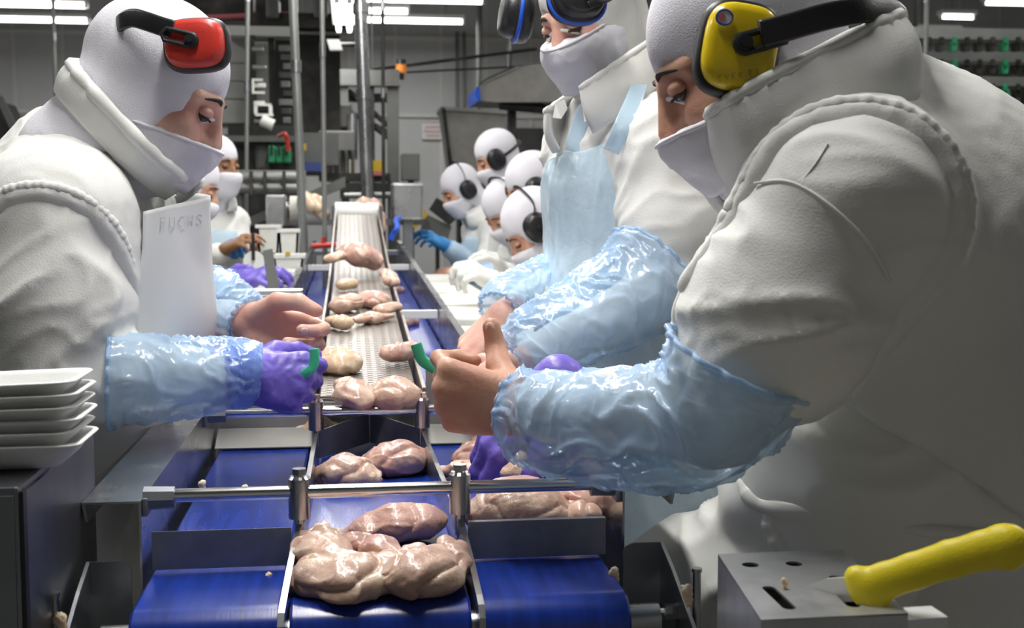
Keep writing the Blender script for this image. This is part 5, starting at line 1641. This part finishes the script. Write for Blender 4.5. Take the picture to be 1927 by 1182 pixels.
# tall white-panelled machine
mc = machine('tall machine with pale panels and dark chain gear', 'chain_machine', ay(470, 300, 9.0) * V3(1, 1, 0))
for i, (a, b) in enumerate(((75, 118), (120, 152), (154, 186), (188, 232))):
    pbox('panel', 'machine_light', 388, a, 470, b, 9.0, .5, mc, .01)
pbox('panel', 'machine_light', 480, 78, 506, 200, 9.2, .4, mc, .01)
pbox('top_beam', 'wall_trim', 424, 50, 545, 66, 8.8, .2, mc)
pbox('frame_post', 'machine_dark', 470, 66, 479, 270, 8.8, .1, mc)
pbox('frame_post', 'machine_dark', 508, 66, 516, 300, 8.9, .1, mc)
pbox('back_frame', 'machine_dark', 430, 66, 640, 330, 9.9, .1, mc)
for i in range(9):
    y_ = 84 + i * 17
    pbox('chain_link', 'machine_dark' if i % 2 else 'machine_grey', 524 + (i % 3) * 4, y_, 545 + (i * 7) % 9, y_ + 13, 8.7, .1, mc, .01)
    if i % 2 == 0:
        pbox('carrier', 'board_white' if i in (4, 6) else 'galvanised', 474 + (i * 5) % 9, y_ + 4, 496 + (i * 3) % 8, y_ + 12, 8.5, .05, mc, .008)
for (a, b, c_, d_) in ((474, 148, 494, 152), (474, 172, 498, 176), (474, 152, 478, 172), (480, 195, 510, 199), (480, 214, 514, 218), (478, 199, 484, 214), (506, 199, 512, 214)):
    pbox('white_bracket', 'board_white', a, b, c_, d_, 8.45, .03, mc)
MB().cyl(ay(492, 226, 8.4), ay(514, 236, 8.4), .04, n=14).build('white_roller', 'board_white', mc, True)
pbox('base', 'machine_dark', 430, 236, 556, 262, 8.6, .6, mc)
MB().box(V3(*ay(388, 236, 8.8)) * V3(1, 1, 0), ay(556, 262, 9.3)).build('plinth', 'machine_dark', mc)
# dark gantry and bench with green trays
bn = machine('dark bench with green trays and hoses behind the poles', 'machine_bench', ay(500, 330, 7.4) * V3(1, 1, 0))
pbox('bench_top', 'machine_grey', 425, 256, 562, 266, 7.4, .5, bn)
pbox('drum_housing', 'machine_grey', 480, 266, 505, 320, 7.5, .3, bn, .02)
for i in range(3):
    pbox('green_tray', 'green_tray', 505 + i * 14, 274 + (i % 2) * 3, 518 + i * 14, 306, 7.3, .15, bn, .01)
    pbox('tray_slot', 'machine_dark', 509 + i * 14, 272, 513 + i * 14, 292, 7.28, .01, bn)
ribbon('red_hose', [ay(525, 256, 7.3), ay(536, 252, 7.2), ay(541, 266, 7.2), ay(542, 285, 7.2)], .012, 'plastic_red', bn, seg=8)
pbox('yellow_guard', 'yellow_paint', 566, 270, 576, 283, 7.2, .05, bn)
pbox('side_cabinet', 'machine_grey', 556, 250, 636, 310, 7.6, .2, bn)
pbox('blue_box', 'denim_blue', 570, 306, 606, 322, 7.4, .2, bn)
MB().box(V3(*ay(430, 266, 7.6)) * V3(1, 1, 0), ay(560, 300, 7.9)).build('pedestal', 'machine_dark', bn)
pp = machine('pair of grey horizontal pipes with clamps across the poles', 'pipe_pair', ay(465, 360, 6.2), 'pipe')
for y0, r_ in ((334, .035), (354, .03)):
    MB().cyl(ay(448, y0 - 1, 6.2), ay(575, y0, 6.2), r_, n=18).build('pipe', 'galvanised', pp, True)
for x_ in (470, 496, 532):
    pbox('pipe_clamp', 'machine_dark', x_, 322, x_ + 5, 366, 6.12, .16, pp)
pole('pipe stand post behind the brown-handed worker', 452, 330, 452, 380, 6.25, .02, 'machine_grey')
pole('pipe stand post beside the leaning pole', 560, 330, 560, 380, 6.25, .02, 'machine_grey')
dg_ = machine('grey diagonal chute beam running under the pipes', 'chute_beam', ay(462, 430, 6.4), 'beam')
MB().prism([ay(452, 416, 6.4), ay(452, 434, 6.4), ay(650, 352, 6.4), ay(650, 332, 6.4)], (0, .12, 0)).build('beam', 'machine_grey', dg_)
MB().box(V3(*ay(470, 420, 6.45)) * V3(1, 1, 0), ay(476, 420, 6.5)).build('leg', 'machine_dark', dg_)
# roller boxes at the head of the line
rb = machine('white roller loaded with chicken between two steel boxes', 'roller_unit', ay(560, 430, 5.9) * V3(1, 1, 0))
pbox('gear_box', 'steel', 500, 366, 537, 426, 5.7, .2, rb, .01)
pbox('gear_box', 'steel', 738, 344, 796, 414, 5.75, .25, rb, .012)
MB().cyl(ay(537, 388, 5.85), ay(548, 388, 5.85), .02, n=12).build('shaft', 'steel_bright', rb, True)
MB().cyl(ay(546, 394, 5.85), ay(610, 394, 5.85), .062, n=24).build('roller', 'board_white', rb, True)
MB().box(V3(*ay(515, 420, 5.8)) * V3(1, 1, 0), ay(525, 420, 5.9)).build('leg', 'steel_dark', rb)
MB().box(V3(*ay(760, 410, 5.8)) * V3(1, 1, 0), ay(775, 410, 5.9)).build('leg', 'steel_dark', rb)
pbox('cross_beam', 'machine_grey', 500, 412, 800, 424, 6.1, .08, rb)
for i, (a, b) in enumerate(((575, 376), (590, 381), (598, 392))):
    p0 = ay(a, b, 5.80)
    v, q = isosurf([rc(p0, p0 + V3(.03, -.03, -.03), .04, .03, .02)], .008)
    v = v + vnorm(v, q) * (.008 * pn(v * 20))[:, None]
    tag(mk('chicken_piece', v, q, 'chicken_yellow'), ('brown chicken piece on top of the white roller', 'middle chicken piece on the white roller', 'chicken piece hanging down the white roller')[i], 'chicken', 'chicken on the white roller')
# upright machine frame with braces, beacon
uf = machine('grey-brown upright machine frame with diagonal braces', 'braced_stand', ay(700, 380, 8.4) * V3(1, 1, 0))
for a, b in ((640, 655), (690, 704), (728, 750)):
    p0, p1 = ay(a, 130, 8.4), ay(b, 130, 8.4)
    MB().box((p0[0], 8.4, 0), (p1[0], 8.5, p0[2])).build('post', 'machine_grey' if a != 690 else 'machine_dark', uf)
pbox('top_beam', 'machine_grey', 640, 132, 752, 160, 8.35, .12, uf)
pbox('mid_beam', 'machine_dark', 640, 176, 730, 190, 8.5, .1, uf)
for (a, b, c_, d_) in ((655, 170, 730, 236), (690, 228, 735, 262), (655, 210, 735, 252)):
    MB().cyl(ay(a, b, 8.45), ay(c_, d_, 8.45), .018, n=8).build('brace', 'machine_dark', uf, True)
pbox('actuator', 'machine_dark', 640, 196, 662, 240, 8.2, .2, uf, .01)
MB().cyl(ay(663, 214, 8.2), ay(663, 300, 8.2), .035, n=14).build('cylinder', 'steel', uf, True)
pbox('valve_block', 'machine_grey', 600, 246, 668, 284, 8.1, .2, uf, .01)
for i in range(5):
    MB().cyl(ay(612 + i * 13, 284, 8.1), ay(612 + i * 13, 330 + (i * 11) % 17, 8.1), .012, n=8).build('stud', 'steel', uf, True)
pbox('deck', 'machine_dark', 600, 326, 735, 340, 8.0, .4, uf)
pbox('deck', 'machine_dark', 640, 344, 735, 372, 7.0, .5, uf)
pbox('red_bar', 'print_red', 690, 322, 726, 330, 7.9, .05, uf)
MB().cyl(ay(648, 368, 6.9), ay(735, 366, 6.9), .014, n=10).build('guard_rail', 'galvanised', uf, True)
pbox('yellow_box', 'yellow_paint', 697, 302, 722, 322, 7.9, .1, uf)
bc = machine('small orange warning beacon on a black base', 'beacon', ay(755, 150, 8.45), 'beacon')
MB().cyl(ay(755, 150, 8.45), ay(755, 138, 8.45), .02, n=12).cyl(ay(755, 122, 8.45), ay(755, 112, 8.45), .032, n=12).build('base_and_cap', 'plastic_black', bc, True)
MB().cyl(ay(755, 138, 8.45), ay(755, 122, 8.45), .036, n=16).build('lens', 'orange_lens', bc, True)
bx = machine('brown-grey control box on a post by the machine frame', 'control_box', ay(772, 340, 8.0) * V3(1, 1, 0))
pbox('case', 'machine_grey', 756, 288, 790, 340, 8.0, .2, bx, .01)
MB().box(V3(*ay(768, 340, 8.05)) * V3(1, 1, 0), ay(778, 330, 8.1)).build('post', 'machine_dark', bx)
rd = machine('long dark slanted rod crossing in front of the end wall', 'tie_rod', ay(690, 137, 9.0), 'rod')
MB().cyl(ay(660, 137, 9.0), ay(1010, 92, 9.0), .012, n=8).build('upper_rod', 'machine_dark', rd, True)
MB().cyl(ay(690, 140, 9.05), ay(1000, 124, 9.05), .007, n=8).build('lower_rod', 'machine_dark', rd, True)
for x_ in (700, 960):
    c_ = ay(x_, 137 - (x_ - 660) * .128, 9.0); MB().cyl(c_, V3(c_[0], c_[1], ZC), .008, n=6).build('hanger', 'galvanised', rd)
sg = machine('pale sign with red print on the end wall', 'wall_sign', ay(816, 262, 16.44), 'sign')
pbox('plate', 'print_white', 794, 233, 838, 262, 16.44, .01, sg)
for i, (a, b) in enumerate(((800, 832), (798, 834), (802, 828))):
    pbox('print_line', 'print_pink', a, 237 + i * 8, b, 241 + i * 8, 16.432, .006, sg)
# hopper
hp = machine('tapered dull steel hopper hanging by the end wall', 'hopper', ay(890, 330, 10.0) * V3(1, 1, 0))
a = [ay(833, 203, 10.0), ay(955, 212, 10.0), ay(948, 318, 10.0), ay(850, 325, 10.0)]
MB().prism(a, (0, .5, 0)).build('bin', 'dull_steel', hp)
MB().prism([ay(830, 200, 9.97), ay(957, 209, 9.97), ay(957, 215, 9.97), ay(831, 207, 9.97)], (0, .56, 0)).build('rim', 'galvanised', hp)
MB().prism([ay(831, 203, 9.96), ay(838, 203, 9.96), ay(856, 345, 9.96), ay(849, 345, 9.96)], (0, .03, 0)).build('edge_bar', 'machine_dark', hp)
MB().box(V3(*ay(862, 325, 10.2)) * V3(1, 1, 0), ay(935, 322, 10.4)).build('stand', 'machine_dark', hp)
# sloping conveyor head
ch = machine('sloping steel conveyor head with a blue belt nose', 'conveyor_head', ay(1000, 190, 8.0) * V3(1, 1, 0), 'conveyor')
prof = [(897, 178), (900, 166), (918, 152), (975, 126), (1075, 112), (1240, 100), (1240, 200), (1060, 192), (930, 192), (906, 190)]
MB().prism([ay(x, y_, 8.0) for x, y_ in prof], (0, .5, 0)).build('hood', 'dull_steel', ch)
MB().prism([ay(893, 178, 7.98), ay(897, 164, 7.98), ay(902, 164, 7.98), ay(905, 190, 7.98), ay(899, 190, 7.98)], (0, .54, 0)).build('belt_nose', 'plastic_blue', ch)
ribbon('edge_strip', [ay(900, 164, 7.98), ay(918, 150, 7.98), ay(945, 138, 7.98), ay(975, 125, 7.98)], .012, 'steel_bright', ch, seg=8)
MB().cyl(ay(940, 198, 8.1), ay(1240, 226, 8.1), .03, n=10).build('rail', 'machine_dark', ch, True)
MB().cyl(ay(985, 192, 8.1), ay(1060, 212, 8.1), .02, n=10).build('rail', 'machine_dark', ch, True)
MB().box(V3(*ay(958, 190, 8.2)) * V3(1, 1, 0), ay(968, 190, 8.3)).build('post', 'machine_dark', ch)
MB().box(V3(*ay(1150, 190, 8.2)) * V3(1, 1, 0), ay(1160, 190, 8.3)).build('post', 'machine_dark', ch)
cbn = machine('dull steel cabinet block behind the hooded row', 'steel_locker', ay(1010, 300, 9.0) * V3(1, 1, 0), 'cabinet')
for i in range(2):
    p0, p1 = ay(965 + i * 60, 240, 9.0), ay(1023 + i * 60, 240, 9.0)
    MB().box((p0[0], 9.0, 0), (p1[0], 9.4, p0[2]), .01).build('door', 'machine_grey', cbn)
pbox('green_strip', 'green_tray', 1028, 238, 1042, 300, 8.97, .02, cbn)
yw = machine('yellow guard panel behind the highest hood', 'guard_panel', ay(1005, 330, 7.4) * V3(1, 1, 0), 'panel')
pbox('panel', 'yellow_paint', 980, 302, 1040, 326, 7.4, .04, yw)
MB().box(V3(*ay(1000, 326, 7.41)) * V3(1, 1, 0), ay(1006, 326, 7.43)).build('post', 'machine_dark', yw)
ys = machine('yellow-and-black strut with a dark tilted plate beside the steel box', 'tilted_plate', ay(800, 420, 7.3) * V3(1, 1, 0), 'plate')
MB().prism([ay(822, 372, 7.3), ay(870, 402, 7.3), ay(846, 424, 7.3), ay(808, 394, 7.3)], (0, .05, 0)).build('plate', 'machine_dark', ys)
MB().prism([ay(800, 402, 7.35), ay(850, 426, 7.35), ay(840, 462, 7.35), ay(790, 440, 7.35)], (0, .05, 0)).build('plate', 'machine_grey', ys)
MB().prism([ay(796, 392, 7.2), ay(806, 404, 7.2), ay(782, 432, 7.2), ay(776, 424, 7.2)], (0, .05, 0)).build('strut', 'yellow_paint', ys)
MB().box(V3(*ay(820, 430, 7.4)) * V3(1, 1, 0), ay(826, 420, 7.45)).build('post', 'machine_dark', ys)
rh = machine('red lever bar on the cross beam over the blue belt', 'red_lever', ay(612, 466, 4.85), 'lever')
MB().cyl(ay(586, 463, 4.85), ay(640, 460, 4.85), .011, n=10).cyl(ay(607, 462, 4.85), ay(609, 446, 4.85), .008, n=8).build('bar', 'plastic_red', rh, True)
hs_ = tag(ribbon('blue_hose', [ay(735, 452, 5.3), ay(740, 440, 5.3), ay(748, 428, 5.3), ay(745, 415, 5.4), ay(752, 410, 5.5)], .012, 'plastic_blue', None, seg=8), 'blue air hose beside the steel roller box', 'hose')
sn = machine('small white sensor lamp on an arm beside the bright column', 'sensor_lamp', ay(630, 95, 7.3), 'lamp')
MB().prism([ay(615, 74, 7.3), ay(638, 74, 7.3), ay(645, 94, 7.3), ay(621, 94, 7.3)], (0, .06, 0)).build('head', 'lamp_white', sn)
MB().cyl(ay(640, 84, 7.35), ay(682, 84, 7.38), .012, n=8).build('arm', 'machine_dark', sn)
# dark ducts under the ceiling, left
du = machine('dark cable duct hanging above the red-muffed worker', 'cable_duct', ay(330, 20, 10.0), 'duct')
MB().box(ay(215, 34, 10.0), ay(560, -30, 10.4)).build('tray', 'machine_dark', du)
MB().cyl(ay(215, 40, 9.9), ay(560, 26, 9.9), .02, n=8).build('cable', 'print_red', du)
for x_ in (250, 520):
    c_ = ay(x_, -30, 10.2); MB().cyl(c_, V3(c_[0], c_[1], ZC), .012, n=6).build('hanger', 'galvanised', du)
d2 = machine('dark beam with motors above the leaning pole', 'motor_beam', ay(600, 30, 9.4), 'beam')
MB().box(ay(470, 50, 9.4), ay(660, 34, 9.6)).build('beam', 'machine_dark', d2)
for x_ in (500, 590):
    MB().box(ay(x_, 34, 9.35), ay(x_ + 28, 4, 9.6), .02).build('motor', 'machine_grey', d2)
for x_ in (480, 650):
    c_ = ay(x_, 34, 9.5); MB().cyl(c_, V3(c_[0], c_[1], ZC), .012, n=6).build('hanger', 'galvanised', d2)
# shackle racks on the far side
for k, (y0, lab) in enumerate(((62, 'upper'), (104, 'middle'), (150, 'lower'))):
    rk = machine('%s dark shackle rail behind the back of the yellow-muffed worker' % lab, 'shackle_rail', ay(1800, y0 + 8, 9.0 + k * .4), 'rail', 'shackle rails')
    Y_ = 9.0 + k * .4
    MB().box(ay(1690, y0 + 9, Y_), ay(2100, y0, Y_ + .1)).build('rail', 'galvanised', rk)
    first = None
    for i in range(16):
        x_ = 1700 + i * 24
        mm = MB().cyl(ay(x_, y0 + 8, Y_), ay(x_, y0 + 20, Y_), .02, n=8).prism([ay(x_ - 7, y0 + 18, Y_), ay(x_ + 7, y0 + 18, Y_), ay(x_ + 5, y0 + 34, Y_), ay(x_ - 5, y0 + 34, Y_)], (0, .06, 0))
        mm.build('shackle', 'machine_dark' if i % 4 else 'green_tray', rk)
    for x_ in (1720, 2080):
        c_ = ay(x_, y0, Y_ + .05)
        MB().cyl(V3(c_[0], c_[1], 0), V3(c_[0], c_[1], ZC), .02, n=8).build('upright', 'machine_dark', rk)
dr = machine('dark machine housing under the shackle rails', 'machine_housing', ay(1850, 230, 11.0) * V3(1, 1, 0))
MB().box(V3(*ay(1660, 140, 11.0)) * V3(1, 1, 0), ay(2150, 140, 11.6)).build('housing', 'machine_dark', dr)
for i in range(5):
    pbox('slot', 'machine_grey', 1700 + i * 80, 170, 1760 + i * 80, 190, 10.96, .05, dr)
pbox('blue_panel', 'plastic_blue', 1905, 204, 1935, 222, 10.95, .04, dr)
l2 = machine('dark slanted machine guard behind the shoulder of the red-muffed worker', 'machine_guard', ay(10, 230, 9.0) * V3(1, 1, 0))
MB().prism([ay(-200, 190, 9.0), ay(0, 190, 9.0), ay(30, 245, 9.0), ay(160, 300, 9.0), ay(-200, 300, 9.0)], (0, .4, 0)).build('guard', 'machine_dark', l2)
MB().prism([ay(-10, 180, 8.95), ay(2, 180, 8.95), ay(34, 245, 8.95), ay(22, 250, 8.95)], (0, .05, 0)).build('edge', 'machine_grey', l2)
MB().box(V3(*ay(-100, 300, 9.1)) * V3(1, 1, 0), ay(20, 300, 9.3)).build('plinth', 'machine_dark', l2)
